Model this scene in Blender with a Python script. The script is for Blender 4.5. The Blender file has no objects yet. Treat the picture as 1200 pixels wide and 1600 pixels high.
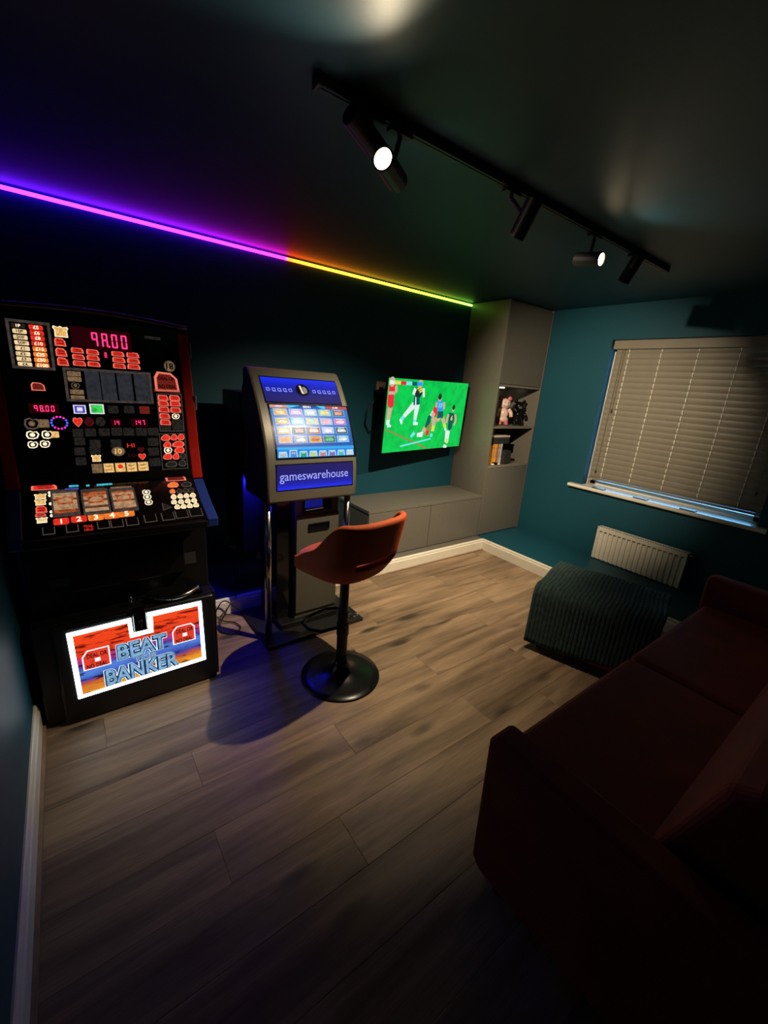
import bpy, bmesh, math, random
from mathutils import Vector, Matrix
random.seed(7)
C = bpy.context.scene.collection
SC = bpy.context.scene

# ------------------------------------------------------------------ camera
cam_d = bpy.data.cameras.new('camera'); cam = bpy.data.objects.new('camera', cam_d); C.objects.link(cam)
cam_d.sensor_fit = 'HORIZONTAL'; cam_d.sensor_width = 36.0; cam_d.lens = 651.676 / 1200 * 36.0
cam_d.clip_start = 0.02
_r = Vector((0.80368184, -0.59051693, 0.07338433)); _d = Vector((-0.11723264, -0.27803056, -0.95339158)); _f = Vector((0.58339695, 0.75762046, -0.29267598))
M = Matrix((( _r.x, -_d.x, -_f.x, -4.04022577), (_r.y, -_d.y, -_f.y, -3.17896386), (_r.z, -_d.z, -_f.z, 1.57688403), (0, 0, 0, 1)))
cam.matrix_world = M
SC.camera = cam

# ------------------------------------------------------------------ world (blue dusk outside) and exposure
W = bpy.data.worlds.new('dusk'); SC.world = W; W.use_nodes = True
bg = W.node_tree.nodes['Background']; bg.inputs[0].default_value = (0.2, 0.56, 1.0, 1); bg.inputs[1].default_value = 8.0
SC.view_settings.view_transform = 'Standard'; SC.view_settings.look = 'None'
SC.view_settings.exposure = 0.0; SC.view_settings.gamma = 1.0; SC.view_settings.use_curve_mapping = False
SC.cycles.max_bounces = 8; SC.cycles.diffuse_bounces = 5; SC.cycles.caustics_reflective = False; SC.cycles.sample_clamp_indirect = 4.0

# ceiling track heads: (x, y, z of pivot, aim direction, watts, beam degrees, blend)
WARM = (1.0, 0.80, 0.53)
HEADS = [
    ('spot_horizontal', (-3.170, -1.831, 2.306), (1.0, 0.27, -0.32), 480.0, 50, 1.0),
    ('spot_facing', (-3.200, -1.950, 2.213), (-0.84, -0.54, 0.03), 8.0, 112, .6),
    ('spot_wall', (-2.47, -1.920, 2.250), (0.00, 0.48, -0.87), 205.0, 104, 1.0),
    ('spot_facing', (-1.801, -1.89, 2.251), (0.03, -0.90, -0.14), 4.0, 125, .5),
    ('spot_wall', (-1.372, -1.831, 2.30), (0.05, 0.46, -0.89), 220.0, 76, 1.0),
]

# ------------------------------------------------------------------ materials
MATS = {}
def mat(name, col, rough=.5, metal=0.0, var=0.0, scale=40.0, bump=0.0, sheen=0.0, coat=0.0, spec=.5):
    if name in MATS: return MATS[name]
    m = bpy.data.materials.new(name); m.use_nodes = True; nt = m.node_tree; b = nt.nodes['Principled BSDF']
    b.inputs['Base Color'].default_value = (*col, 1); b.inputs['Roughness'].default_value = rough; b.inputs['Metallic'].default_value = metal
    b.inputs['Specular IOR Level'].default_value = spec
    if coat: b.inputs['Coat Weight'].default_value = coat; b.inputs['Coat Roughness'].default_value = .08
    if sheen:
        b.inputs['Sheen Weight'].default_value = sheen; b.inputs['Sheen Roughness'].default_value = .35
        b.inputs['Sheen Tint'].default_value = (min(1, col[0]*2.5), min(1, col[1]*2.5), min(1, col[2]*2.5), 1)
    if var or bump:
        tc = nt.nodes.new('ShaderNodeTexCoord'); n = nt.nodes.new('ShaderNodeTexNoise'); n.inputs['Scale'].default_value = scale; n.inputs['Detail'].default_value = 6
        nt.links.new(tc.outputs['Object'], n.inputs['Vector'])
        if var:
            r = nt.nodes.new('ShaderNodeValToRGB'); r.color_ramp.elements[0].position = .3; r.color_ramp.elements[1].position = .7
            r.color_ramp.elements[0].color = (*[c*(1-var) for c in col], 1); r.color_ramp.elements[1].color = (*[min(1, c*(1+var)) for c in col], 1)
            nt.links.new(n.outputs['Fac'], r.inputs[0]); nt.links.new(r.outputs[0], b.inputs['Base Color'])
        if bump:
            bp = nt.nodes.new('ShaderNodeBump'); bp.inputs['Strength'].default_value = bump; bp.inputs['Distance'].default_value = .004
            nt.links.new(n.outputs['Fac'], bp.inputs['Height']); nt.links.new(bp.outputs[0], b.inputs['Normal'])
    MATS[name] = m; return m

def glow(name, col, st, var=0.0, scale=160.0, col2=None):
    """backlit print, lamp or screen"""
    if name in MATS: return MATS[name]
    m = bpy.data.materials.new(name); m.use_nodes = True; nt = m.node_tree; b = nt.nodes['Principled BSDF']
    b.inputs['Base Color'].default_value = (*[min(.1, c*.06+.004) for c in col], 1); b.inputs['Roughness'].default_value = .35; b.inputs['Specular IOR Level'].default_value = .18
    b.inputs['Emission Color'].default_value = (*col, 1); b.inputs['Emission Strength'].default_value = st
    if var:
        tc = nt.nodes.new('ShaderNodeTexCoord'); n = nt.nodes.new('ShaderNodeTexNoise'); n.inputs['Scale'].default_value = scale; n.inputs['Detail'].default_value = 3
        nt.links.new(tc.outputs['Object'], n.inputs['Vector'])
        r = nt.nodes.new('ShaderNodeValToRGB'); r.color_ramp.elements[0].position = .36; r.color_ramp.elements[1].position = .58
        c2 = col2 or tuple(c*(1-var) for c in col)
        r.color_ramp.elements[0].color = (*c2, 1); r.color_ramp.elements[1].color = (*col, 1)
        nt.links.new(n.outputs['Fac'], r.inputs[0]); nt.links.new(r.outputs[0], b.inputs['Emission Color'])
    MATS[name] = m; return m

def ramp_glow(name, axis, stops, st, noise=0.0, nscale=8.0, stretch=(1, 1, 1)):
    """emission whose colour runs along one object axis: stops = [(coordinate, colour)]"""
    m = bpy.data.materials.new(name); m.use_nodes = True; nt = m.node_tree; b = nt.nodes['Principled BSDF']
    b.inputs['Base Color'].default_value = (.006, .006, .010, 1); b.inputs['Roughness'].default_value = .25; b.inputs['Specular IOR Level'].default_value = .2
    tc = nt.nodes.new('ShaderNodeTexCoord'); sx = nt.nodes.new('ShaderNodeSeparateXYZ'); nt.links.new(tc.outputs['Object'], sx.inputs[0])
    mr = nt.nodes.new('ShaderNodeMapRange'); mr.inputs[1].default_value = stops[0][0]; mr.inputs[2].default_value = stops[-1][0]
    src = sx.outputs['XYZ'.index(axis)]
    if noise:
        mp = nt.nodes.new('ShaderNodeMapping'); mp.inputs['Scale'].default_value = stretch; nt.links.new(tc.outputs['Object'], mp.inputs[0])
        n = nt.nodes.new('ShaderNodeTexNoise'); n.inputs['Scale'].default_value = nscale; n.inputs['Detail'].default_value = 5; nt.links.new(mp.outputs[0], n.inputs['Vector'])
        ma = nt.nodes.new('ShaderNodeMath'); ma.operation = 'MULTIPLY_ADD'; ma.inputs[1].default_value = noise; nt.links.new(n.outputs['Fac'], ma.inputs[0]); nt.links.new(src, ma.inputs[2])
        mb = nt.nodes.new('ShaderNodeMath'); mb.operation = 'SUBTRACT'; mb.inputs[1].default_value = noise*.5; nt.links.new(ma.outputs[0], mb.inputs[0]); src = mb.outputs[0]
    nt.links.new(src, mr.inputs[0])
    r = nt.nodes.new('ShaderNodeValToRGB'); cr = r.color_ramp
    L = stops[-1][0] - stops[0][0]
    while len(cr.elements) < len(stops): cr.elements.new(.5)
    for e, (p, c) in zip(cr.elements, stops): e.position = (p - stops[0][0]) / L; e.color = (*c, 1)
    nt.links.new(mr.outputs[0], r.inputs[0]); nt.links.new(r.outputs[0], b.inputs['Emission Color']); b.inputs['Emission Strength'].default_value = st
    MATS[name] = m; return m

def wood_mat():
    m = bpy.data.materials.new('oak_laminate'); m.use_nodes = True; nt = m.node_tree; b = nt.nodes['Principled BSDF']; N = nt.nodes.new; K = nt.links.new
    tc = N('ShaderNodeTexCoord'); oi = N('ShaderNodeObjectInfo')
    off = N('ShaderNodeVectorMath'); off.operation = 'SCALE'; off.inputs[0].default_value = (37.0, 11.0, 5.0); K(oi.outputs['Random'], off.inputs['Scale'])
    ad = N('ShaderNodeVectorMath'); ad.operation = 'ADD'; K(tc.outputs['Object'], ad.inputs[0]); K(off.outputs[0], ad.inputs[1])
    def noise(scale, detail, sc, dist=0.0):
        mp = N('ShaderNodeMapping'); mp.inputs['Scale'].default_value = sc; K(ad.outputs[0], mp.inputs[0])
        n = N('ShaderNodeTexNoise'); n.inputs['Scale'].default_value = scale; n.inputs['Detail'].default_value = detail; n.inputs['Distortion'].default_value = dist; K(mp.outputs[0], n.inputs['Vector']); return n.outputs['Fac']
    broad = noise(2.2, 5, (.6, 6, 1), .5); fine = noise(14, 8, (.7, 24, 1), .2); tone = noise(1.1, 2, (1, 2.5, 1))
    # knots
    mp = N('ShaderNodeMapping'); mp.inputs['Scale'].default_value = (1.1, 3.4, 1); K(ad.outputs[0], mp.inputs[0])
    vo = N('ShaderNodeTexVoronoi'); vo.inputs['Scale'].default_value = 1.6; vo.inputs['Randomness'].default_value = 1.0; K(mp.outputs[0], vo.inputs['Vector'])
    kr = N('ShaderNodeValToRGB'); kr.color_ramp.elements[0].position = .08; kr.color_ramp.elements[0].color = (1, 1, 1, 1); kr.color_ramp.elements[1].position = .20; kr.color_ramp.elements[1].color = (0, 0, 0, 1)
    kn = N('ShaderNodeMath'); kn.operation = 'MULTIPLY_ADD'; kn.inputs[1].default_value = .12; K(broad, kn.inputs[0]); K(vo.outputs['Distance'], kn.inputs[2])
    ks = N('ShaderNodeMath'); ks.operation = 'SUBTRACT'; ks.inputs[1].default_value = .05; K(kn.outputs[0], ks.inputs[0]); K(ks.outputs[0], kr.inputs[0])
    r1 = N('ShaderNodeValToRGB'); r1.color_ramp.elements[0].position = .32; r1.color_ramp.elements[0].color = (.125, .080, .050, 1); r1.color_ramp.elements[1].position = .66; r1.color_ramp.elements[1].color = (.34, .235, .150, 1)
    K(broad, r1.inputs[0])
    r2 = N('ShaderNodeValToRGB'); r2.color_ramp.elements[0].position = .3; r2.color_ramp.elements[0].color = (.62, .60, .58, 1); r2.color_ramp.elements[1].position = .7; r2.color_ramp.elements[1].color = (1.1, 1.1, 1.1, 1); K(fine, r2.inputs[0])
    m1 = N('ShaderNodeMix'); m1.data_type = 'RGBA'; m1.blend_type = 'MULTIPLY'; m1.inputs[0].default_value = .8; K(r1.outputs[0], m1.inputs[6]); K(r2.outputs[0], m1.inputs[7])
    r3 = N('ShaderNodeMapRange'); r3.inputs[1].default_value = .3; r3.inputs[2].default_value = .7; r3.inputs[3].default_value = .72; r3.inputs[4].default_value = 1.18; K(tone, r3.inputs[0])
    hs = N('ShaderNodeHueSaturation'); K(m1.outputs[2], hs.inputs['Color']); K(r3.outputs[0], hs.inputs['Value'])
    m2 = N('ShaderNodeMix'); m2.data_type = 'RGBA'; K(kr.outputs[0], m2.inputs[0]); K(hs.outputs[0], m2.inputs[6]); m2.inputs[7].default_value = (.045, .03, .022, 1)
    K(m2.outputs[2], b.inputs['Base Color'])
    rr = N('ShaderNodeMapRange'); rr.inputs[3].default_value = .42; rr.inputs[4].default_value = .58; K(fine, rr.inputs[0]); K(rr.outputs[0], b.inputs['Roughness'])
    bp = N('ShaderNodeBump'); bp.inputs['Strength'].default_value = .12; bp.inputs['Distance'].default_value = .002; K(fine, bp.inputs['Height']); K(bp.outputs[0], b.inputs['Normal'])
    return m

def glass_mat():
    m = bpy.data.materials.new('window_glass'); m.use_nodes = True; nt = m.node_tree; nt.nodes.remove(nt.nodes['Principled BSDF'])
    t = nt.nodes.new('ShaderNodeBsdfTransparent'); t.inputs[0].default_value = (.93, .96, .97, 1); g = nt.nodes.new('ShaderNodeBsdfGlossy'); g.inputs['Roughness'].default_value = .02
    f = nt.nodes.new('ShaderNodeFresnel'); f.inputs[0].default_value = 1.45; x = nt.nodes.new('ShaderNodeMixShader')
    nt.links.new(f.outputs[0], x.inputs[0]); nt.links.new(t.outputs[0], x.inputs[1]); nt.links.new(g.outputs[0], x.inputs[2]); nt.links.new(x.outputs[0], nt.nodes['Material Output'].inputs[0]); return m

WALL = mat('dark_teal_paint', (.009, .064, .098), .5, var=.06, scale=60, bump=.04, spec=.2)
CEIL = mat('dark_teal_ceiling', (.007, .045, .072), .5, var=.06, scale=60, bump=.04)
WHITE = mat('white_gloss_paint', (.72, .68, .60), .35, var=.03, scale=12)
WHITE_METAL = mat('white_enamel', (.70, .66, .58), .4, var=.02, scale=10)
CAB = mat('taupe_grey_board', (.130, .122, .106), .38, var=.05, scale=30, bump=.02)
CAB_IN = mat('taupe_grey_inside', (.20, .185, .16), .5, var=.05, scale=30)
BLACK = mat('black_plastic', (.006, .006, .007), .35, var=.2, scale=80, bump=.03)
BLACKM = mat('black_powdercoat', (.008, .008, .009), .45, var=.2, scale=150, bump=.05)
GLOSSB = mat('black_gloss', (.004, .004, .005), .10, var=.2, scale=20)
CHROME = mat('chrome', (.62, .60, .57), .12, 1.0, var=.05, scale=5)
SILVER = mat('silver_grey_plastic', (.085, .081, .066), .4, 0.1, var=.06, scale=300, bump=.03)
WOOD = wood_mat()
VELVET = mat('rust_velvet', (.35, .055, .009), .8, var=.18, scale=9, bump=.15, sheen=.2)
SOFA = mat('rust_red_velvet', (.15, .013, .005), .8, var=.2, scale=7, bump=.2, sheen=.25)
THROW = mat('dark_green_fleece', (.014, .036, .036), .9, var=.45, scale=35, bump=.6, sheen=.25)
SLAT = mat('beige_blind_slat', (.20, .178, .142), .42, var=.08, scale=6, bump=.05)
CORD = mat('white_cord', (.8, .77, .7), .7, var=.05, scale=90)

# ------------------------------------------------------------------ mesh builder
class MB:
    def __init__(s): s.v = []; s.f = []; s.m = []
    def add(s, vs, fs, mi=0):
        o = len(s.v); s.v += [tuple(v) for v in vs]; s.f += [tuple(i+o for i in f) for f in fs]; s.m += [mi]*len(fs); return s
    def move(s, d, i0=0):
        for i in range(i0, len(s.v)): s.v[i] = (s.v[i][0]+d[0], s.v[i][1]+d[1], s.v[i][2]+d[2])
        return s
    def box(s, x0, x1, y0, y1, z0, z1, mi=0):
        return s.add([(x, y, z) for x in (x0, x1) for y in (y0, y1) for z in (z0, z1)], [(0, 1, 3, 2), (4, 6, 7, 5), (0, 4, 5, 1), (2, 3, 7, 6), (0, 2, 6, 4), (1, 5, 7, 3)], mi)
    def prism(s, poly, axis, a, b, mi=0):
        """poly = list of 2-D points in the two other axes (in order), extruded along axis from a to b"""
        def P(p, t):
            return {'x': (t, p[0], p[1]), 'y': (p[0], t, p[1]), 'z': (p[0], p[1], t)}[axis]
        n = len(poly); vs = [P(p, a) for p in poly] + [P(p, b) for p in poly]
        return s.add(vs, [tuple(range(n)), tuple(range(2*n-1, n-1, -1))] + [(i, (i+1) % n, n+(i+1) % n, n+i) for i in range(n)], mi)
    def tube(s, pts, r, n=10, closed=False, mi=0):
        pts = [Vector(p) for p in pts]; k = len(pts); rings = []
        rs = r if isinstance(r, (list, tuple)) else [r]*k
        prev = None
        for i, p in enumerate(pts):
            a = pts[(i-1) % k] if (closed or i > 0) else p; b = pts[(i+1) % k] if (closed or i < k-1) else p
            t = (b-a).normalized()
            if prev is None: u = t.cross(Vector((0, 0, 1)) if abs(t.z) < .9 else Vector((1, 0, 0))).normalized()
            else: u = (prev - t*prev.dot(t)).normalized()
            prev = u; w = t.cross(u)
            rings.append([p + (u*math.cos(2*math.pi*j/n) + w*math.sin(2*math.pi*j/n))*rs[i] for j in range(n)])
        vs = [q for rg in rings for q in rg]; fs = []
        for i in range(k if closed else k-1):
            i2 = (i+1) % k
            for j in range(n): fs.append((i*n+j, i*n+(j+1) % n, i2*n+(j+1) % n, i2*n+j))
        if not closed: fs += [tuple(range(n))[::-1], tuple((k-1)*n+j for j in range(n))]
        return s.add(vs, fs, mi)
    def lathe(s, prof, c, n=32, mi=0, axis=(0, 0, 1)):
        """prof = [(radius, height)] about axis through c"""
        ax = Vector(axis).normalized(); u = ax.orthogonal().normalized(); w = ax.cross(u); c = Vector(c)
        vs = []; fs = []
        for r, h in prof:
            for j in range(n):
                a = 2*math.pi*j/n; vs.append(c + ax*h + (u*math.cos(a) + w*math.sin(a))*max(r, 1e-5))
        for i in range(len(prof)-1):
            for j in range(n): fs.append((i*n+j, i*n+(j+1) % n, (i+1)*n+(j+1) % n, (i+1)*n+j))
        fs += [tuple(range(n))[::-1], tuple((len(prof)-1)*n+j for j in range(n))]
        return s.add(vs, fs, mi)
    def ball(s, c, rx, ry, rz, n=14, mi=0):
        vs = [(c[0], c[1], c[2]-rz)]; fs = []; k = n//2
        for i in range(1, k):
            t = -math.pi/2 + math.pi*i/k
            for j in range(n):
                a = 2*math.pi*j/n; vs.append((c[0]+rx*math.cos(t)*math.cos(a), c[1]+ry*math.cos(t)*math.sin(a), c[2]+rz*math.sin(t)))
        vs.append((c[0], c[1], c[2]+rz)); T = len(vs)-1
        for j in range(n):
            fs.append((0, 1+(j+1) % n, 1+j)); fs.append((T, T-n+j, T-n+(j+1) % n))
            for i in range(k-2): a = 1+i*n; fs.append((a+j, a+(j+1) % n, a+n+(j+1) % n, a+n+j))
        return s.add(vs, fs, mi)
    def build(s, name, mats, parent=None, org=(0, 0, 0), smooth=False, bevel=0.0, seg=2, sub=0, solid=0.0):
        me = bpy.data.meshes.new(name); o = Vector(org)
        me.from_pydata([tuple(Vector(v)-o) for v in s.v], [], s.f)
        for m in (mats if isinstance(mats, (list, tuple)) else [mats]): me.materials.append(m)
        me.polygons.foreach_set('material_index', s.m); me.polygons.foreach_set('use_smooth', [bool(smooth)]*len(s.f))
        bm = bmesh.new(); bm.from_mesh(me); bmesh.ops.recalc_face_normals(bm, faces=bm.faces)
        if smooth == 'auto':
            for e in bm.edges: e.smooth = len(e.link_faces) == 2 and e.calc_face_angle(0) < .6
        bm.to_mesh(me); bm.free(); me.update()
        ob = bpy.data.objects.new(name, me); C.objects.link(ob)
        if parent is not None: ob.parent = parent
        else: ob.location = o
        if solid: md = ob.modifiers.new('thick', 'SOLIDIFY'); md.thickness = solid; md.offset = 0
        if bevel:
            md = ob.modifiers.new('edge', 'BEVEL'); md.width = bevel; md.segments = seg; md.limit_method = 'ANGLE'; md.angle_limit = math.radians(40)
            me.polygons.foreach_set('use_smooth', [bool(smooth)]*len(s.f))
        if sub: md = ob.modifiers.new('smooth', 'SUBSURF'); md.levels = sub; md.render_levels = sub
        return ob

def thing(name, label, cat, loc=(0, 0, 0), rz=0.0, group=None):
    o = bpy.data.objects.new(name, None); C.objects.link(o); o.location = loc; o.rotation_euler = (0, 0, rz)
    o['label'] = label; o['category'] = cat
    if group: o['group'] = group
    return o
def tag(o, label, cat, group=None):
    o['label'] = label; o['category'] = cat
    if group: o['group'] = group
    return o
def struct(o): o['kind'] = 'structure'; return o
def rrect(w, h, r, n=4):
    pts = []
    for cx, cy, a0 in ((w/2-r, h/2-r, 0), (-w/2+r, h/2-r, 90), (-w/2+r, -h/2+r, 180), (w/2-r, -h/2+r, 270)):
        for i in range(n+1):
            a = math.radians(a0+90*i/n); pts.append((cx+r*math.cos(a), cy+r*math.sin(a)))
    return pts

class Face:
    """a flat plane to lay print and lamps on: origin, unit axes u (right) and v (up)"""
    def __init__(s, P, u, v): s.P = Vector(P); s.u = Vector(u).normalized(); s.v = Vector(v).normalized(); s.n = s.u.cross(s.v).normalized()
    def at(s, a, b, d=0.0): return s.P + s.u*a + s.v*b + s.n*d
    def poly(s, mb, pts, d, t=.0015, mi=0):
        """a thin solid tile: outline pts, front at height d over the plane"""
        n = len(pts); vs = [s.at(*p, d) for p in pts] + [s.at(*p, d-t) for p in pts]
        mb.add(vs, [tuple(range(n)), tuple(range(2*n-1, n-1, -1))] + [(i, n+i, n+(i+1) % n, (i+1) % n) for i in range(n)], mi)

_tcount = [0]
def text_mesh(body, size, bold=0.0, extrude=0.0006, width=None):
    cu = bpy.data.curves.new('text', 'FONT'); cu.body = body; cu.size = size; cu.align_x = 'CENTER'; cu.align_y = 'CENTER'; cu.offset = bold; cu.extrude = extrude; cu.resolution_u = 3
    ob = bpy.data.objects.new('text', cu); C.objects.link(ob)
    dg = bpy.context.evaluated_depsgraph_get(); dg.update(); me = bpy.data.meshes.new_from_object(ob.evaluated_get(dg))
    bpy.data.objects.remove(ob); bpy.data.curves.remove(cu)
    xs = [v.co.x for v in me.vertices]; ys = [v.co.y for v in me.vertices]
    cx = (min(xs)+max(xs))/2; cy = (min(ys)+max(ys))/2; k = (width/(max(xs)-min(xs))) if width else 1
    for v in me.vertices: v.co.x = (v.co.x-cx)*k; v.co.y -= cy
    return me
def add_text(mb, face, body, a, b, size, d, bold=0.0, width=None, mi=0, height=None, rot=0.0):
    me = text_mesh(body, size, bold, .0004, width)
    ys = [v.co.y for v in me.vertices]; ky = (height/(max(ys)-min(ys))) if height else 1
    ca, sa = math.cos(rot), math.sin(rot)
    vs = []
    for v in me.vertices:
        x, y = v.co.x, v.co.y*ky; vs.append(face.at(a+x*ca-y*sa, b+x*sa+y*ca, d+v.co.z))
    mb.add(vs, [tuple(p.vertices) for p in me.polygons], mi); bpy.data.meshes.remove(me)

SEGS7 = {'0': 'abcdef', '1': 'bc', '2': 'abged', '4': 'fgbc', '7': 'abc', '8': 'abcdefg', '9': 'abcfg', 'A': 'abcefg'}
def seven_seg(mb, face, s, a, b, w, h, d, mi=0):
    """seven-segment digits filling w x h around (a, b)"""
    n = sum(1 for c in s if c != '.'); pitch = w/n; dw = pitch*.62; x = a-w/2+pitch*.2; t = min(h*.135, dw*.26)
    for c in s:
        if c == '.':
            face.poly(mb, [(x-pitch*.28+p[0], b-h/2+t*.7+p[1]) for p in rrect(t*1.3, t*1.3, t*.5, 2)], d, mi=mi); continue
        y0, y1, ym = b-h/2, b+h/2, b; sk = h*.04
        def seg(x0, y0_, x1, y1_):
            face.poly(mb, [(min(x0, x1), min(y0_, y1_)), (max(x0, x1), min(y0_, y1_)), (max(x0, x1), max(y0_, y1_)), (min(x0, x1), max(y0_, y1_))], d, mi=mi)
        g = t*.35
        for q in SEGS7[c]:
            if q == 'a': seg(x+g, y1-t, x+dw-g, y1)
            if q == 'd': seg(x+g, y0, x+dw-g, y0+t)
            if q == 'g': seg(x+g, ym-t/2, x+dw-g, ym+t/2)
            if q == 'f': seg(x, ym+g, x+t, y1-g)
            if q == 'b': seg(x+dw-t, ym+g, x+dw, y1-g)
            if q == 'e': seg(x, y0+g, x+t, ym-g)
            if q == 'c': seg(x+dw-t, y0+g, x+dw, ym-g)
        x += pitch
GLASS = [
  ('tile',-254,635,43,16,'dim','1P'),('tile',-252,614,43,16,'cream','10P'),('tile',-252,592,43,16,'cream','20P'),
  ('tile',-251,571,44,16,'cream','50P'),('tile',-251,550,44,16,'cream','£1'),('tile',-252,529,44,16,'cream','£2'),
  ('tile',-252,509,44,16,'cream','£3'),('tile',-251,489,44,16,'cream','£4'),('tile',-200,635,44,18,'red','£5'),('tile',-199,614,44,18,'red','£6'),
  ('tile',-199,594,44,18,'red','£8'),('tile',-199,573,44,18,'red','£10'),('tile',-198,552,44,18,'orange','£15'),
  ('tile',-198,531,44,18,'orange','£25'),('tile',-198,510,45,18,'orange','£50'),('tile',-197,489,45,18,'orange','£100'),
  ('block',-121,630,53,44,'yellow'),('booth',-128,588,38,32,'red'),('booth',-129,548,38,33,'red'),('booth',-128,511,38,33,'red'),
  ('tag',-74,560,43,22,'red'),('tag',-73,534,43,22,'red'),('tag',-73,508,44,22,'red'),('tag',-21,559,45,22,'red'),('tag',-22,535,45,22,'red'),
  ('tag',-22,509,45,22,'red'),('tag',71,561,48,23,'red'),('tag',72,535,48,23,'red'),('tag',71,509,48,23,'red'),('tag',128,561,49,23,'red'),
  ('tag',128,536,49,23,'red'),('tag',127,510,50,23,'red'),('disc',274,525,48,51,'dimcream','18'),('booth',255,453,104,89,'dimred','DEAL'),
  ('plain',253,412,112,13,'dimred'),('tag',231,379,44,26,'red'),('tag',281,380,46,27,'red'),('tag',230,353,45,26,'red'),('tag',281,354,46,27,'red'),
  ('tag',230,325,45,27,'red'),('tag',280,324,46,27,'red'),('tag',230,295,45,27,'red'),('hand',278,295,35,27,'cream'),('tag',230,266,45,27,'red'),
  ('plain',280,269,46,27,'dark'),('plain',229,240,45,27,'dark'),('plain',281,241,46,27,'dark'),('fist',223,195,40,30,'red'),
  ('fist',259,197,29,31,'red'),('fist',290,198,31,31,'red'),('fist',227,162,34,31,'red'),('fist',275,164,55,31,'red'),('hand',228,135,36,31,'cream'),
  ('fist',277,136,47,31,'red'),('fist',223,107,39,31,'red'),('fist',259,106,30,31,'red'),('fist',290,107,24,31,'dark'),('fist',235,70,52,31,'dark'),
  ('fist',284,72,33,32,'dark'),('plain',-97,464,47,19,'dimcream'),('plain',-97,442,47,19,'dimcream'),('hand',-97,416,31,26,'dimcream'),
  ('plain',-95,390,47,19,'dimcream'),('plain',-95,366,48,19,'dimcream'),('plain',-35,420,52,120,'slate'),('plain',22,421,54,122,'slate'),
  ('plain',84,422,56,125,'slate'),('plain',150,424,58,128,'slate'),('square',-94,318,44,36,'blue'),('square',-33,321,52,42,'green'),
  ('plain',27,320,39,33,'dark'),('plain',88,322,41,33,'dark'),('plain',149,321,41,34,'dimred'),('heart',-107,264,35,41,'red'),
  ('disc',-67,266,35,40,'darkred'),('disc',-26,267,36,40,'dark'),('ring',-170,261,60,56,'blue'),('hand',-258,257,52,48,'dimcream'),
  ('plain',-226,258,44,33,'dimcream'),('hand',-262,212,43,34,'cream'),('hand',-215,213,39,35,'cream'),('plain',-195,213,36,26,'yellow'),
  ('hand',-266,173,35,30,'cream'),('hand',-227,175,35,31,'cream'),('disc',26,137,53,43,'dimcream','10'),('text',77,162,30,29,'red','HI'),
  ('text',77,117,27,24,'darkred','LO'),('heart',116,140,28,28,'darkred'),('heart',117,109,31,31,'red'),('block',-59,110,37,30,'yellow'),
  ('card',-61,65,39,41,'dimcream'),('card',-18,65,40,42,'yellow'),('card',26,65,41,42,'yellow'),('card',70,64,42,43,'yellow'),
  ('card',116,65,44,43,'yellow'),('plain',-112,220,38,33,'dark'),('plain',-67,221,39,34,'dark'),('plain',-17,222,40,34,'dark'),
  ('plain',30,224,41,35,'dark'),('plain',76,223,43,35,'dark'),('plain',126,223,44,36,'dark'),('plain',174,223,45,36,'dark'),
  ('plain',-110,184,38,33,'dark'),('plain',-115,141,38,34,'dark'),('plain',-115,99,38,34,'dark'),('plain',169,176,45,37,'dark'),
  ('plain',166,131,45,37,'dark'),('plain',167,82,46,37,'dark'),('plain',-56,173,39,34,'dark'),('plain',-60,144,39,34,'dark'),
  ('plain',21,172,41,35,'dark'),('booth',-221,405,45,32,'dimred'),('plain',215,645,66,13,'dark'),('plain',221,594,82,72,'black'),
]
SEGS = [
  ('seg',19,614,215,87,'win',''),('seg',46,612,143,57,'pink','9A.00'),('seg',-212,318,72,24,'pink','98.00'),('seg',31,263,29,20,'pink','14'),
  ('seg',122,264,49,21,'pink','147'),('seg',25,551,13,21,'pink','8'),
]
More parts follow.
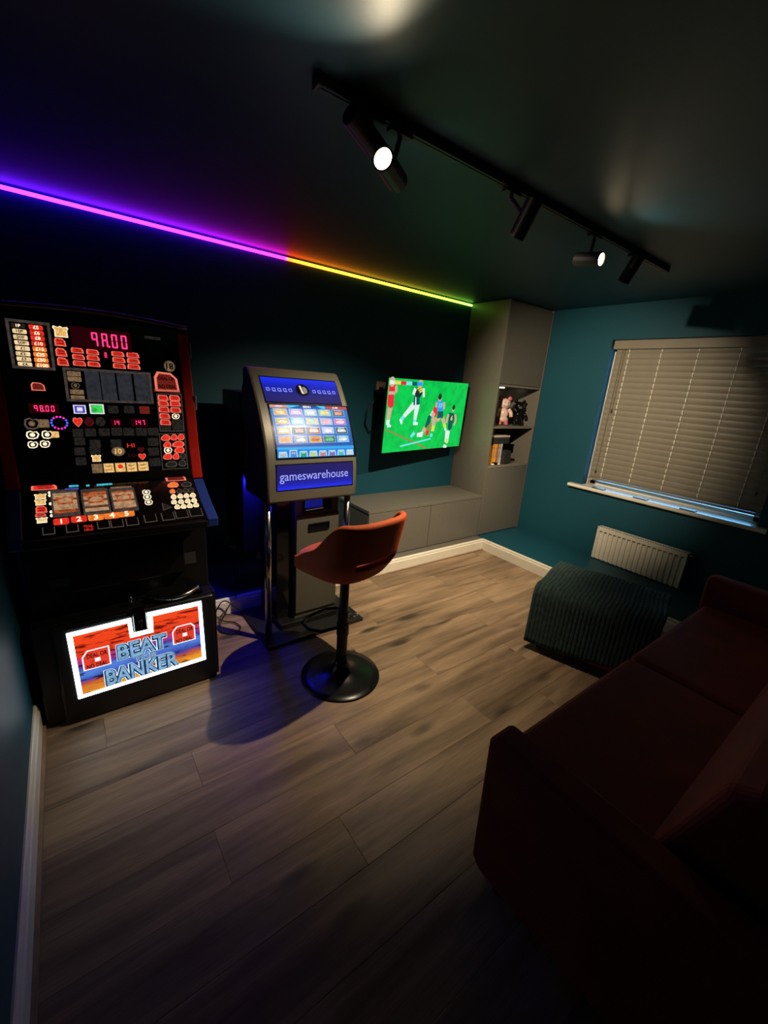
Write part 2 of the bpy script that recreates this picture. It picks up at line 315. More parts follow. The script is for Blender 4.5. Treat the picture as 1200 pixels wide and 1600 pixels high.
CONSOLE = [
  ('tag',-252,276,84,35,'red'),('plain',-153,272,33,11,'cyan'),('plain',-104,269,12,11,'cyan'),('plain',-43,269,58,11,'cyan'),
  ('plain',-161,254,47,11,'blue'),('block',-266,223,41,31,'yellow'),('block',-267,189,39,31,'yellow'),('booth',-266,149,36,39,'red'),
  ('tag',-270,117,33,16,'red'),('block',-267,90,38,31,'cream'),('dot',-237,241,9,17,'cream'),('dot',-237,224,9,17,'cream'),
  ('dot',-237,176,9,17,'cream'),('dot',-237,130,9,16,'cream'),('dot',-237,109,9,16,'cream'),('plain',-188,233,76,25,'dimcream'),
  ('plain',-85,233,81,26,'dimcream'),('plain',16,235,81,27,'dimcream'),('tile',-208,72,50,35,'red','1'),('tile',-151,75,52,36,'red','2'),
  ('tile',-94,76,54,37,'orange','3'),('tile',-38,77,56,38,'orange','4'),('tile',15,79,58,38,'orange','5'),('button',-176,29,40,41,'dark'),
  ('button',-73,29,43,42,'dark'),('button',-26,28,45,43,'dark'),('button',29,29,46,44,'dark'),('button',98,36,48,45,'dark'),
  ('button',167,36,51,46,'dark'),('button',224,39,53,46,'dark'),('button',284,41,55,47,'dark'),('button',-249,30,38,40,'dark'),
  ('text',-124,30,34,21,'red','TRAIL'),('text',-124,12,30,19,'red','HELD'),('hand',109,199,34,34,'cream'),('hand',108,167,34,34,'cream'),
  ('hand',108,133,33,33,'cream'),('fist',213,156,24,31,'cream'),('fist',241,156,25,31,'cream'),('fist',268,155,25,31,'cream'),
  ('fist',296,155,26,31,'cream'),('fist',208,122,24,30,'cream'),('fist',237,120,25,30,'cream'),('fist',266,120,25,30,'cream'),
  ('fist',294,121,25,31,'cream'),('fist',215,89,24,30,'cream'),('fist',241,88,24,30,'cream'),('fist',268,88,25,30,'cream'),
  ('fist',295,89,25,30,'cream'),('fist',215,192,25,31,'orange'),('fist',244,191,25,31,'dark'),('fist',272,191,25,32,'dark'),
  ('fist',297,191,26,32,'dark'),('fist',226,236,50,39,'orange'),('fist',285,233,47,36,'dark'),('tag',247,279,89,40,'dimred'),
  ('tri',174,95,39,54,'dark'),
]
REELS = [
  ('reel',-188,169,78,125,'a'),('reel',-85,162,82,124,'b'),('reel',16,159,81,117,'c'),
]

# ================================================================== SETTING
XL, YF, H = -4.307, -3.50, 2.40
# floor: slab + planks laid along the LED wall
fl = MB().box(XL-.1, .1, YF-.1, .1, -.10, -.012).build('floor', mat('floor_underlay', (.03, .025, .02), .9, var=.1)); struct(fl)
PW, PL = .20, 1.285
def plank_mesh(l):
    b = MB(); g = .0004; z0, z1, c = -.012, 0.0, .0013
    x0, x1, y0, y1 = -l/2+g, l/2-g, -PW/2+g, PW/2-g
    vs = [(x0, y0, z0), (x1, y0, z0), (x1, y1, z0), (x0, y1, z0), (x0, y0, z1-c*.5), (x1, y0, z1-c*.5), (x1, y1, z1-c*.5), (x0, y1, z1-c*.5),
          (x0+c, y0+c, z1), (x1-c, y0+c, z1), (x1-c, y1-c, z1), (x0+c, y1-c, z1)]
    b.add(vs, [(0, 1, 5, 4), (1, 2, 6, 5), (2, 3, 7, 6), (3, 0, 4, 7), (4, 5, 9, 8), (5, 6, 10, 9), (6, 7, 11, 10), (7, 4, 8, 11), (8, 9, 10, 11)])
    return b.build('plank', WOOD, fl)
full = plank_mesh(PL); used_full = False
JOINT = {3: -2.49, 4: -1.50, 5: -3.10, 6: -2.495, 7: -1.90, 8: -2.505, 9: -3.39, 10: -2.75, 11: -3.75}
for k in range(-1, 15):
    y1 = -.4 - PW*k; y = y1 - PW/2
    if y > -.50: continue
    j = JOINT.get(k, XL + .3 + .37*((k*5) % 7) % PL)
    while j > XL: j -= PL
    x = j
    while x < -.02:
        a, b_ = max(x, XL), min(x+PL, -.0)
        if b_-a > .03:
            if abs((b_-a)-PL) < 1e-4:
                if not used_full: o = full; used_full = True
                else: o = full.copy(); C.objects.link(o)
            else: o = plank_mesh(b_-a)
            o.location = ((a+b_)/2, y, random.uniform(-.0004, 0))
        x += PL
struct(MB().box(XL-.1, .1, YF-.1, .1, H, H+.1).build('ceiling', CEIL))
struct(MB().box(XL-.1, .1, 0, .1, 0, H).build('wall_back', WALL))
struct(MB().box(XL-.1, XL, YF, 0, 0, H).build('wall_left', WALL))
struct(MB().box(XL-.1, .1, YF-.1, YF, 0, H).build('wall_front', WALL))
WY0, WY1, WZ0, WZ1 = -2.490, -1.115, .745, 2.108          # window opening
wr = MB(); T = .24
wr.box(0, T, WY1, 0, 0, H); wr.box(0, T, YF, WY0, 0, H); wr.box(0, T, WY0, WY1, 0, WZ0); wr.box(0, T, WY0, WY1, WZ1, H)
struct(wr.build('wall_right', WALL))
# low plinth round the two far walls, white skirting boards on its face and along the left wall
struct(MB().box(XL, 0, -.565, 0, 0, .112).box(-.701, 0, YF, -.565, 0, .112).build('trim_1', WALL))
def skirt(name, p0, p1, nrm, h=.117, t=.018):
    """skirting board with a stepped, bevelled head from p0 to p1, face along nrm"""
    p0 = Vector((*p0, 0)); p1 = Vector((*p1, 0)); n = Vector((*nrm, 0))
    prof = [(0, 0), (t, 0), (t, h*.74), (t*.72, h*.80), (t*.72, h*.90), (t*.45, h*.98), (t*.3, h), (0, h)]
    vs = [p0+n*a+Vector((0, 0, b)) for a, b in prof] + [p1+n*a+Vector((0, 0, b)) for a, b in prof]; k = len(prof)
    b = MB().add(vs, [tuple(range(k)), tuple(range(2*k-1, k-1, -1))] + [(i, (i+1) % k, k+(i+1) % k, k+i) for i in range(k)])
    o = b.build(name, WHITE); struct(o); return o
skirt('baseboard_back', (XL, -.565), (-.719, -.565), (0, -1))
skirt('baseboard_right', (-.701, -.565), (-.701, YF), (-1, 0))
skirt('baseboard_left', (XL, -.583), (XL, YF), (1, 0), h=.13)
struct(MB().box(XL+.018, XL+.030, YF, -.583, 0, .016).build('trim_2', mat('oak_beading', (.26, .18, .12), .5, var=.2, scale=20)))
struct(MB().box(-2.118, -.703, -.5645, -.460, .112, .1135).build('trim_4', CAB))
struct(MB().box(-2.35, -.72, -.596, -.583, 0, .010).build('trim_3', MATS['oak_beading']))
# window: frame, glass, board
win = MB(); fx0, fx1 = .150, .215
win.box(fx0, fx1, WY0, WY1, WZ0+.025, WZ0+.065).box(fx0, fx1, WY0, WY1, WZ1-.06, WZ1).box(fx0, fx1, WY0, WY0+.06, WZ0+.025, WZ1).box(fx0, fx1, WY1-.06, WY1, WZ0+.025, WZ1).box(.088, fx0, WY1-.007, WY1, WZ0+.025, WZ1-.09)
wo = win.build('window_1', WHITE, bevel=.004); struct(wo)
MB().box(.178, .184, WY0+.055, WY1-.055, WZ0+.06, WZ1-.055).build('pane', glass_mat(), wo)
MB().prism(rrect(.242, .034, .015, 5), 'y', -2.565, -1.005).move((.053, 0, .752)).build('window_sill', mat('white_sill', (.74, .70, .62), .22, var=.03, scale=8), wo)
for y in (-1.30, -1.68, -2.05):  # flat dark grey patches laid on the sill
    MB().prism(rrect(.060, .010, .004), 'y', y-.055, y+.055).move((-.020, 0, .7725)).build('sill_patch', mat('grey_patch', (.09, .10, .11), .35, var=.1), wo)

# ================================================================== CEILING TRACK
rail = thing('track_rail', 'long black lighting track running across the dark ceiling', 'track', (-2.15, -1.831, H))
o = (-2.15, -1.831, H)
MB().prism([(-1.849, 2.368), (-1.813, 2.368), (-1.813, 2.3995), (-1.849, 2.3995)], 'x', -3.357, -.943).build('rail', BLACKM, rail, o, bevel=.002)
MB().box(-3.357, -.943, -1.8365, -1.8255, 2.366, 2.3685).build('slot', BLACKM, rail, o)
MB().box(-3.366, -3.350, -1.851, -1.811, 2.366, 2.3998).build('end_cap', BLACK, rail, o, bevel=.002)
MB().box(-.950, -.934, -1.851, -1.811, 2.366, 2.3998).build('end_cap', BLACK, rail, o, bevel=.002)
LENS = glow('lamp_lens', (1.0, .80, .48), 40)
def spot(label, pos, aim, watts, beam, blend, lens_at_pos, L=.140):
    aim = Vector(aim).normalized(); Rr = .033; pos = Vector(pos)
    front = pos if lens_at_pos else pos + aim*L/2
    mid = front - aim*L/2
    bx = mid.x + (.085 if pos.y < -1.94 else 0)          # this head is clipped in just beyond its neighbour
    org = (bx, -1.831, 2.366)
    t = thing('track_spotlight', label, 'spotlight', org, group='spotlights on the ceiling track')
    MB().box(bx-.045, bx+.045, -1.846, -1.816, 2.356, 2.3675).build('adapter', BLACKM, t, org, bevel=.002)
    MB().tube([(bx, -1.831, 2.355), (bx, -1.831, 2.345), mid + Vector((0, 0, .0))], .008, 10).build('stem', BLACKM, t, org)
    MB().lathe([(.010, 0), (Rr-.003, 0), (Rr, .003), (Rr, L-.002), (Rr-.001, L), (Rr-.005, L), (Rr-.006, L-.010), (.004, L-.010)], front - aim*L, 28, axis=aim).build('barrel', BLACKM, t, org, smooth=False)
    MB().lathe([(.001, 0), (Rr-.0065, 0), (Rr-.0065, .002), (.001, .003)], front - aim*.009, 28, axis=aim).build('lens', LENS, t, org)
    ld = bpy.data.lights.new('lamp', 'SPOT'); ld.energy = watts; ld.color = WARM; ld.spot_size = math.radians(beam); ld.spot_blend = blend; ld.shadow_soft_size = .012
    lo = bpy.data.objects.new('lamp', ld); C.objects.link(lo); lo.parent = t; lo.matrix_parent_inverse = Matrix.Identity(4)
    lo.location = front + aim*.006 - Vector(org); lo.rotation_mode = 'QUATERNION'; lo.rotation_quaternion = aim.to_track_quat('-Z', 'Y')
LAB = ['black spotlight lying along the near end of the ceiling track', 'glowing spotlight on the track, the larger and nearer lit lens',
       'black unlit-looking barrel spotlight hanging mid track between the two lit lenses', 'glowing spotlight near the far end of the track, the smaller lit lens',
       'black barrel spotlight hanging last on the track beyond the small lit lens']
for lab, (k, p, a, w, bm_, bl) in zip(LAB, HEADS): spot(lab, p, a, w, bm_, bl, k == 'spot_facing', .20 if k == 'spot_horizontal' else .14)

# ================================================================== LED STRIP along the wall/ceiling corner
led = thing('led_strip', 'long rainbow light strip, purple to red to green, along the top of the wall', 'light strip', (-2.5, 0, H))
o = (-2.5, 0, H); LX0, LX1 = XL+.01, -.704
MB().box(LX0, LX1, -.004, -.001, H-.032, H-.011).build('channel', mat('aluminium', (.3, .3, .3), .4, .9, var=.05), led, o)
ledm = ramp_glow('led_rainbow', 'X', [(LX0+2.5, (.11, .007, 1.0)), (-3.9+2.5, (.15, .007, 1.0)), (-3.3+2.5, (.32, .006, .9)), (-2.66+2.5, (.60, .006, .38)), (-2.645+2.5, (.70, .03, .003)), (-2.45+2.5, (.50, .09, .004)),
        (-1.9+2.5, (.26, .12, .006)), (-1.35+2.5, (.16, .16, .008)), (-.95+2.5, (.09, .20, .012)), (LX1+2.5, (.06, .20, .02))], 22.0)
MB().prism([(-.004, H-.031), (-.011, H-.031), (-.016, H-.027), (-.018, H-.021), (-.015, H-.015), (-.009, H-.012), (-.004, H-.012)], 'x', LX0+.004, LX1-.002).build('diffuser', ledm, led, o, smooth=False)

# ================================================================== CABINETS
org = (-1.41, -.24, .112)
be = thing('bench_cabinet', 'low taupe grey bench cabinet under the television', 'cabinet', org)
MB().box(-2.114, -.703, -.458, -.002, .114, .530).build('carcass', CAB, be, org)
MB().box(-2.118, -.703, -.480, -.002, .531, .556).build('top', CAB, be, org, bevel=.002)
for a, b_ in ((-2.112, -1.414), (-1.409, -.707)):
    MB().box(a, b_, -.478, -.459, .120, .527).build('door', CAB, be, org, bevel=.0025)
org = (-.35, -.24, .112)
tc = thing('tall_cabinet', 'tall taupe grey corner cabinet with open shelf niche by the window wall', 'cabinet', org)
X0, X1, NZ0, NZ1 = -.701, -.003, .860, 1.650
MB().box(X0, X0+.018, -.478, -.003, .113, 2.394).build('side_panel', CAB, tc, org, bevel=.0015)
MB().box(X1-.018, X1, -.478, -.003, .113, 2.394).build('side_panel', CAB, tc, org, bevel=.0015)
MB().box(X0+.018, X1-.018, -.020, -.004, .113, 2.394).build('back_panel', CAB_IN, tc, org)
MB().box(X0+.018, X1-.018, -.456, -.020, 2.374, 2.394).build('top_panel', CAB, tc, org)
MB().box(X0+.018, X1-.018, -.476, -.020, NZ1-.012, NZ1+.008).build('shelf', CAB_IN, tc, org, bevel=.0015)
MB().box(X0+.018, X1-.018, -.470, -.020, 1.236, 1.256).build('shelf', CAB_IN, tc, org, bevel=.0015)
MB().box(X0+.018, X1-.018, -.476, -.020, NZ0-.022, NZ0-.002).build('shelf', CAB_IN, tc, org, bevel=.0015)
MB().box(X0+.018, X1-.018, -.456, -.020, .113, .131).build('bottom_panel', CAB, tc, org)
MB().box(X0+.020, X1-.020, -.477, -.458, NZ1+.012, 2.372).build('door', CAB, tc, org, bevel=.0025)
MB().box(X0+.020, X1-.020, -.477, -.458, .120, NZ0-.026).build('door', CAB, tc, org, bevel=.0025)
MB().lathe([(.001, 0), (.028, 0), (.030, -.003), (.030, -.010), (.001, -.010)], (-.20, -.12, NZ1-.012), 20).build('puck_light', glow('puck_glow', (1, .82, .58), 9), tc, org)

# ---- things in the niche
def bear(name, label, x, y, z, s, m, m2, acc, rz):
    t = thing(name, label, 'figurine', (x, y, z), rz)
    b = MB().ball((0, 0, .105*s), .045*s, .035*s, .055*s).ball((0, 0, .055*s), .050*s, .038*s, .030*s)
    b.build('torso', m, t, smooth=True)
    MB().ball((0, -.004*s, .195*s), .052*s, .046*s, .048*s).build('head', m, t, smooth=True)
    MB().ball((0, -.044*s, .185*s), .022*s, .018*s, .016*s).build('muzzle', m2, t, smooth=True)
    for sx in (-1, 1):
        MB().ball((sx*.040*s, 0, .242*s), .020*s, .012*s, .020*s).build('ear', acc, t, smooth=True)
        MB().tube([(sx*.042*s, 0, .150*s), (sx*.066*s, -.006*s, .115*s), (sx*.068*s, -.022*s, .080*s)], [.016*s, .018*s, .017*s], 10).build('arm', m, t, smooth=True)
        MB().tube([(sx*.026*s, 0, .062*s), (sx*.030*s, -.002*s, .030*s), (sx*.031*s, -.004*s, .014*s)], [.024*s, .023*s, .023*s], 10).ball((sx*.031*s, -.016*s, .014*s), .022*s, .034*s, .014*s).build('leg', acc, t, smooth=True)
        MB().ball((sx*.018*s, -.046*s, .208*s), .005*s, .004*s, .005*s, 8).build('eye', GLOSSB, t, smooth=True)
PINK = mat('pink_gloss', (.62, .16, .20), .25, var=.25, scale=60); PINKW = mat('pale_pink_gloss', (.75, .55, .50), .25, var=.15, scale=40)
bear('bear_figurine', 'pink and white standing bear figurine on the upper niche shelf', -.375, -.33, 1.256, 1.12, PINKW, PINKW, PINK, -.6)
bear('bear_figurine', 'glossy black bear figurine on the upper niche shelf beside the pink one', -.165, -.36, 1.256, 1.02, GLOSSB, mat('dark_grey_gloss', (.06, .06, .065), .2, var=.1), GLOSSB, -.7)
o = (-.37, -.15, .858)
g = thing('games_console', 'white upright slab-shaped console standing at the back of the lower niche', 'console', o)
MB().prism([(-.45, .858), (-.31, .858), (-.305, 1.19), (-.44, 1.195)], 'y', -.20, -.04).build('shell', mat('white_plastic', (.62, .58, .50), .35, var=.03), g, o, bevel=.008)
MB().box(-.452, -.302, -.205, -.19, .9, 1.15).build('fin', mat('white_plastic', (.62, .58, .50)), g, o, bevel=.003)
o = (-.47, -.28, 1.06)
b1 = thing('storage_tin', 'dark flat box lying across the upright game cases', 'box', (-.44, -.33, 1.074))
MB().box(-.575, -.325, -.420, -.265, 1.074, 1.140).build('body', mat('dark_grey_card', (.030, .030, .034), .5, var=.3, scale=40), b1, (-.44, -.33, 1.074), bevel=.004)
MB().box(-.577, -.323, -.422, -.263, 1.140, 1.158).build('lid', mat('cream_card', (.66, .56, .44), .5, var=.05), b1, (-.44, -.33, 1.074), bevel=.003)
cols = [('orange', (.75, .30, .03), -.560, .030), ('yellow', (.80, .42, .04), -.527, .030), ('red', (.55, .08, .02), -.494, .020), ('grey', (.36, .37, .36), -.470, .028), ('white', (.60, .57, .50), -.440, .028)]
for i, (n, c, x, w) in enumerate(cols):
    o = (x+w/2, -.34, .862)
    d = thing('game_case', f'{n} upright game case in the row on the lower niche shelf', 'game case', o, group='game cases in the niche')
    MB().box(x, x+w-.002, -.415, -.275, .8585, 1.073).build('cover', mat('case_'+n, c, .3, var=.25, scale=30), d, o, bevel=.002)
    MB().box(x+.004, x+w-.006, -.4165, -.415, .93, 1.04).build('spine_label', mat('spine_'+n, tuple(min(.8, q*.5+.12) for q in c), .4, var=.4, scale=60), d, o)
o = (-.36, -.40, .8585)
k = thing('speaker_box', 'small black cube speaker on the lower niche shelf', 'speaker', o)
MB().box(-.405, -.285, -.440, -.310, .8585, 1.000).build('body', mat('black_cloth', (.012, .012, .014), .8, var=.3, scale=200, bump=.2), k, o, bevel=.008)
MB().prism(rrect(.10, .118, .01), 'y', -.445, -.439).move((-.345, 0, .93)).build('grille', mat('black_mesh', (.02, .02, .022), .6, var=.5, scale=400, bump=.4), k, o)
o = (-.55, -.45, .8585)
p = thing('game_controller', 'small black and white hand controller at the niche edge', 'controller', o)
MB().ball((-.535, -.437, .874), .050, .026, .0155).build('body', GLOSSB, p, o, smooth=True)
for sx in (-1, 1): MB().ball((-.535+sx*.045, -.447, .869), .020, .024, .0105).build('grip', mat('white_plastic', (.62, .58, .50)), p, o, smooth=True)

# ================================================================== TELEVISION
def rot3(yaw, pit, rol):
    return Matrix.Rotation(yaw, 4, 'Z') @ Matrix.Rotation(pit, 4, 'X') @ Matrix.Rotation(rol, 4, 'Y')
TVW, TVH = 1.10, 1.10*9/16; TM = Matrix.Translation((-1.37, -.264, 1.326)) @ rot3(.134, .047, -.011)
org = (-1.37, -.02, 1.326)
tv = thing('television', 'flat wall television swung out on its arm showing a green football pitch', 'television', org)
def tvb(name, b, m, **kw):
    b.v = [tuple(TM @ Vector(v)) for v in b.v]; return b.build(name, m, tv if 'par' not in kw else kw.pop('par'), org, **kw)
tvb('casing', MB().box(-TVW/2-.004, TVW/2+.004, .0015, .030, -TVH/2-.006, TVH/2+.004).box(-.38, .38, .028, .055, -.25, .10), BLACK, bevel=.003)
grass = mat('pitch_screen', (.0, .3, .05)); 
PITCH = glow('pitch_green', (.002, .62, .085), 1.0, var=.22, scale=14)
scr = tvb('screen', MB().box(-TVW/2, TVW/2, -.001, .001, -TVH/2, TVH/2), PITCH)
TF = Face(TM @ Vector((-TVW/2, -.001, -TVH/2)), TM.to_3x3() @ Vector((1, 0, 0)), TM.to_3x3() @ Vector((0, 0, 1)))
G = {'red': glow('pic_red', (.85, .02, .04), 1.0), 'white': glow('pic_white', (.72, .85, .82), 1.0), 'teal': glow('pic_teal', (.003, .10, .10), 1.0), 'skin': glow('pic_skin', (.62, .42, .30), 1.0),
     'yellow': glow('pic_yellow', (.70, .72, .10), 1.0), 'dark': glow('pic_dark', (.01, .03, .03), 1.0), 'sky': glow('pic_sky', (.18, .75, .85), 1.0), 'brown': glow('pic_brown', (.32, .22, .06), 1.0), 'blue': glow('pic_blue', (.02, .35, .85), 1.0)}
GK = list(G)
def uv(px, py):
    """spot on the screen from the close-up (bilinear in the four screen corners)"""
    # corners in close-up: TL(218,80) TR(1143,155) BR(1008,877) BL(116,960)
    u, v = .5, .5
    for _ in range(12):
        x = (1-u)*((1-v)*218+v*116)+u*((1-v)*1143+v*1008); y = (1-u)*((1-v)*80+v*960)+u*((1-v)*155+v*877)
        u += (px-x)/910; v += (py-y)/800
    return (u*TVW, (1-v)*TVH)
def blob(mb, pts, c, d): TF.poly(mb, [uv(*p) for p in pts], d, .0004, GK.index(c))
def limb(mb, a, b, w0, w1, c, d):
    A, B = Vector(uv(*a)), Vector(uv(*b)); t = (B-A).normalized(); n = Vector((-t.y, t.x)); k = TVW/930
    TF.poly(mb, [tuple(A+n*w0*k), tuple(A-n*w0*k), tuple(B-n*w1*k), tuple(B+n*w1*k)], d, .0004, GK.index(c))
def head(mb, p, r, c, d):
    A = uv(*p); k = TVW/930; TF.poly(mb, [(A[0]+r*k*math.cos(i*.628), A[1]+r*1.15*k*math.sin(i*.628)) for i in range(10)], d, .0004, GK.index(c))
def picture(name, fn):
    mb = MB(); fn(mb); mb.build(name, [G[k] for k in GK], scr, org)
def p1(m):
    limb(m, (215, 420), (185, 600), 24, 14, 'skin', .001); limb(m, (190, 560), (185, 620), 18, 16, 'white', .0015); limb(m, (180, 625), (215, 635), 14, 8, 'white', .0015)
    blob(m, [(200, 270), (258, 270), (250, 400), (215, 425), (190, 390)], 'red', .002); blob(m, [(215, 160), (275, 150), (285, 215), (262, 275), (205, 270)], 'red', .0025)
    limb(m, (282, 170), (280, 245), 14, 11, 'skin', .003); limb(m, (270, 250), (205, 250), 11, 11, 'skin', .003); head(m, (245, 125), 30, 'skin', .003)
def p2(m):
    limb(m, (465, 385), (350, 520), 26, 16, 'white', .001); limb(m, (350, 520), (322, 560), 15, 18, 'sky', .0015); limb(m, (318, 545), (325, 610), 16, 9, 'white', .0015)
    limb(m, (500, 380), (468, 560), 28, 16, 'white', .001); limb(m, (470, 560), (462, 600), 15, 20, 'sky', .0015); limb(m, (450, 600), (498, 610), 16, 10, 'white', .0015)
    blob(m, [(462, 295), (530, 290), (520, 385), (455, 390)], 'teal', .002); blob(m, [(478, 295), (488, 295), (486, 390), (472, 390)], 'white', .0025)
    blob(m, [(492, 190), (550, 175), (572, 235), (530, 300), (470, 300)], 'dark', .0025)
    for q in ((500, 205), (515, 225), (525, 245)): limb(m, q, (q[0]+45, q[1]-25), 6, 6, 'yellow', .003)
    limb(m, (482, 200), (455, 270), 16, 13, 'white', .003); limb(m, (570, 200), (572, 300), 13, 11, 'white', .003); head(m, (540, 150), 26, 'skin', .003)
def p3(m):
    limb(m, (760, 545), (720, 570), 20, 15, 'skin', .001); limb(m, (795, 540), (820, 620), 22, 15, 'skin', .001); limb(m, (812, 610), (828, 660), 15, 14, 'yellow', .0015); limb(m, (820, 672), (842, 682), 13, 9, 'white', .0015)
    blob(m, [(735, 460), (803, 460), (800, 545), (765, 535), (728, 552)], 'teal', .002); blob(m, [(722, 345), (800, 345), (812, 400), (800, 465), (735, 465)], 'blue', .0025)
    limb(m, (812, 360), (812, 440), 15, 12, 'skin', .003); limb(m, (722, 360), (715, 420), 12, 10, 'skin', .003); head(m, (762, 318), 20, 'skin', .003); head(m, (764, 295), 22, 'dark', .0035)
def p4(m):
    limb(m, (690, 540), (680, 660), 30, 16, 'skin', .001); limb(m, (682, 630), (668, 700), 17, 20, 'yellow', .0015); limb(m, (640, 745), (665, 750), 16, 10, 'sky', .0018)
    limb(m, (640, 600), (600, 740), 26, 18, 'brown', .001); limb(m, (612, 690), (595, 750), 20, 16, 'red', .0012); blob(m, [(690, 410), (730, 400), (728, 500), (700, 540), (668, 480)], 'red', .002)
    blob(m, [(618, 520), (655, 500), (640, 600), (590, 660), (580, 640)], 'teal', .0025); limb(m, (655, 480), (690, 520), 22, 16, 'white', .003); head(m, (675, 500), 20, 'skin', .0035)
    limb(m, (580, 660), (545, 720), 22, 16, 'skin', .002); limb(m, (550, 735), (485, 745), 20, 16, 'white', .0025); limb(m, (460, 715), (415, 765), 15, 12, 'sky', .0028)
def p5(m):
    limb(m, (875, 690), (848, 845), 16, 12, 'white', .001); limb(m, (845, 690), (828, 830), 15, 12, 'white', .001); limb(m, (800, 880), (842, 885), 14, 10, 'white', .0015); limb(m, (848, 790), (842, 840), 13, 13, 'yellow', .0012)
    blob(m, [(868, 590), (925, 595), (912, 660), (880, 700), (860, 670)], 'teal', .002); blob(m, [(880, 480), (945, 490), (950, 540), (930, 605), (868, 595), (872, 530)], 'teal', .0025)
    limb(m, (958, 505), (968, 570), 13, 11, 'skin', .003); limb(m, (968, 570), (940, 630), 11, 10, 'skin', .003); limb(m, (870, 500), (840, 600), 13, 11, 'skin', .003); head(m, (935, 445), 17, 'skin', .003); head(m, (938, 420), 19, 'dark', .0035)
def p6(m):
    limb(m, (160, 672), (590, 905), 5, 6, 'brown', .0005); limb(m, (300, 880), (645, 790), 6, 6, 'sky', .0006)
def p7(m):
    for x0, x1, c in ((222, 268, 'white'), (268, 330, 'yellow'), (333, 385, 'red'), (387, 447, 'sky'), (449, 500, 'teal'), (502, 562, 'blue')):
        blob(m, [(x0, 108+(x0-220)*.07), (x1, 108+(x1-220)*.07), (x1-3, 150+(x1-220)*.07), (x0-3, 150+(x0-220)*.07)], c, .004)
picture('pitch_lines', p6); picture('player', p1); picture('player', p2); picture('player', p3); picture('player', p4); picture('player', p5); picture('score_bar', p7)
mb = MB()
def tv_text(mb, s, px, py, size, c): a, b = uv(px, py); add_text(mb, TF, s, a, b, size, .0045, .002, mi=GK.index(c))
tv_text(mb, '33', 765, 395, .055, 'sky'); tv_text(mb, '6', 910, 545, .062, 'yellow')
mb.build('shirt_numbers', [G[k] for k in GK], scr, org)
MB().box(-1.50, -1.30, -.016, -.001, 1.24, 1.42).build('wall_bracket', BLACKM, tv, org, bevel=.002)
MB().tube([(-1.40, -.016, 1.33), (-1.58, -.12, 1.33), (-1.40, -.215, 1.33)], .016, 10).build('arm', BLACKM, tv, org)
o = (-1.72, -.012, 1.55)
wp = thing('wall_plate', 'small tan socket plate on the wall behind the television edge', 'wall plate', o)
MB().prism(rrect(.145, .090, .008), 'y', -.012, -.001).move((-1.72, 0, 1.55)).build('plate', mat('tan_plastic', (.34, .25, .17), .45, var=.05), wp, o, bevel=.002)
for dx in (-.03, .03): MB().box(-1.72+dx-.017, -1.72+dx+.017, -.045, -.012, 1.515, 1.550).build('plug', BLACK, wp, o, bevel=.005)
cb = MB().tube([(-1.75, -.03, 1.52), (-1.80, -.03, 1.46), (-1.885, -.02, 1.34), (-1.90, -.02, 1.22), (-1.85, -.03, 1.15), (-1.78, -.03, 1.20), (-1.70, -.05, 1.30)], .007, 8).build('cable', BLACK, None, (-1.8, -.02, 1.15), smooth=True)
tag(cb, 'black cable looping down the wall left of the television', 'cable')

# ================================================================== FRUIT MACHINE
GC = {'cream': glow('lit_cream', (1.0, .72, .38), 1.0, var=.35, scale=90), 'dim': glow('lit_dim', (.05, .03, .02), .6, var=.5), 'dimcream': glow('lit_dimcream', (.30, .18, .09), .75, var=.5, scale=110),
      'yellow': glow('lit_yellow', (1.0, .58, .18), .95, var=.4, scale=110), 'red': glow('lit_red', (.95, .035, .018), .95, var=.45, scale=130), 'orange': glow('lit_orange', (1.0, .22, .03), 1.0, var=.35, scale=90),
      'dimred': glow('lit_dimred', (.20, .02, .012), .8, var=.4), 'darkred': glow('lit_darkred', (.10, .008, .010), .6, var=.4), 'dark': glow('print_dark', (.022, .019, .016), .9, var=.6, scale=120), 'black': mat('print_black', (.006, .006, .006), .3, var=.3),
      'slate': glow('print_slate', (.030, .031, .038), .9, var=.3, scale=50), 'blue': glow('lit_blue', (.08, .09, .75), .8, var=.4), 'green': glow('lit_green', (.05, .75, .10), 1.0, var=.5, scale=60), 'cyan': glow('lit_cyan', (.05, .65, .80), 1.0, var=.7, scale=200),
      'rim_red': glow('rim_red', (1.0, .22, .15), .85), 'rim_cream': glow('rim_cream', (1.0, .82, .55), 1.3), 'rim_dim': glow('rim_dim', (.12, .09, .07), .7), 'rim_white': glow('rim_white', (.9, .8, .95), .9), 'glyph': glow('glyph_cream', (1.0, .85, .55), 1.4), 'glyph_dark': mat('glyph_dark', (.01, .006, .005), .4, var=.2)}
GK2 = list(GC); GI = {k: i for i, k in enumerate(GK2)}; GMATS = [GC[k] for k in GK2]
RIM = {'red': 'rim_red', 'dimred': 'rim_red', 'orange': 'rim_red', 'cream': 'rim_cream', 'yellow': 'rim_cream', 'dimcream': 'rim_dim', 'dark': 'rim_dim', 'darkred': 'darkred', 'blue': 'rim_white', 'green': 'rim_white', 'dim': 'rim_dim'}
HAND = [(-.5, -.1), (-.38, -.42), (.02, -.5), (.34, -.36), (.5, .1), (.34, .42), (.05, .36), (-.12, .5), (-.42, .36)]
BOOTH = [(-.5, -.5), (.5, -.5), (.44, .18), (.2, .46), (-.36, .5), (-.5, .22)]
FIST = [(-.5, -.3), (-.3, -.48), (.3, -.5), (.5, -.2), (.46, .25), (.2, .5), (-.12, .44), (-.34, .2), (-.46, .08)]
TAGP = [(-.5, -.42), (.5, -.46), (.5, .02), (.38, .46), (-.42, .5), (-.5, .2)]
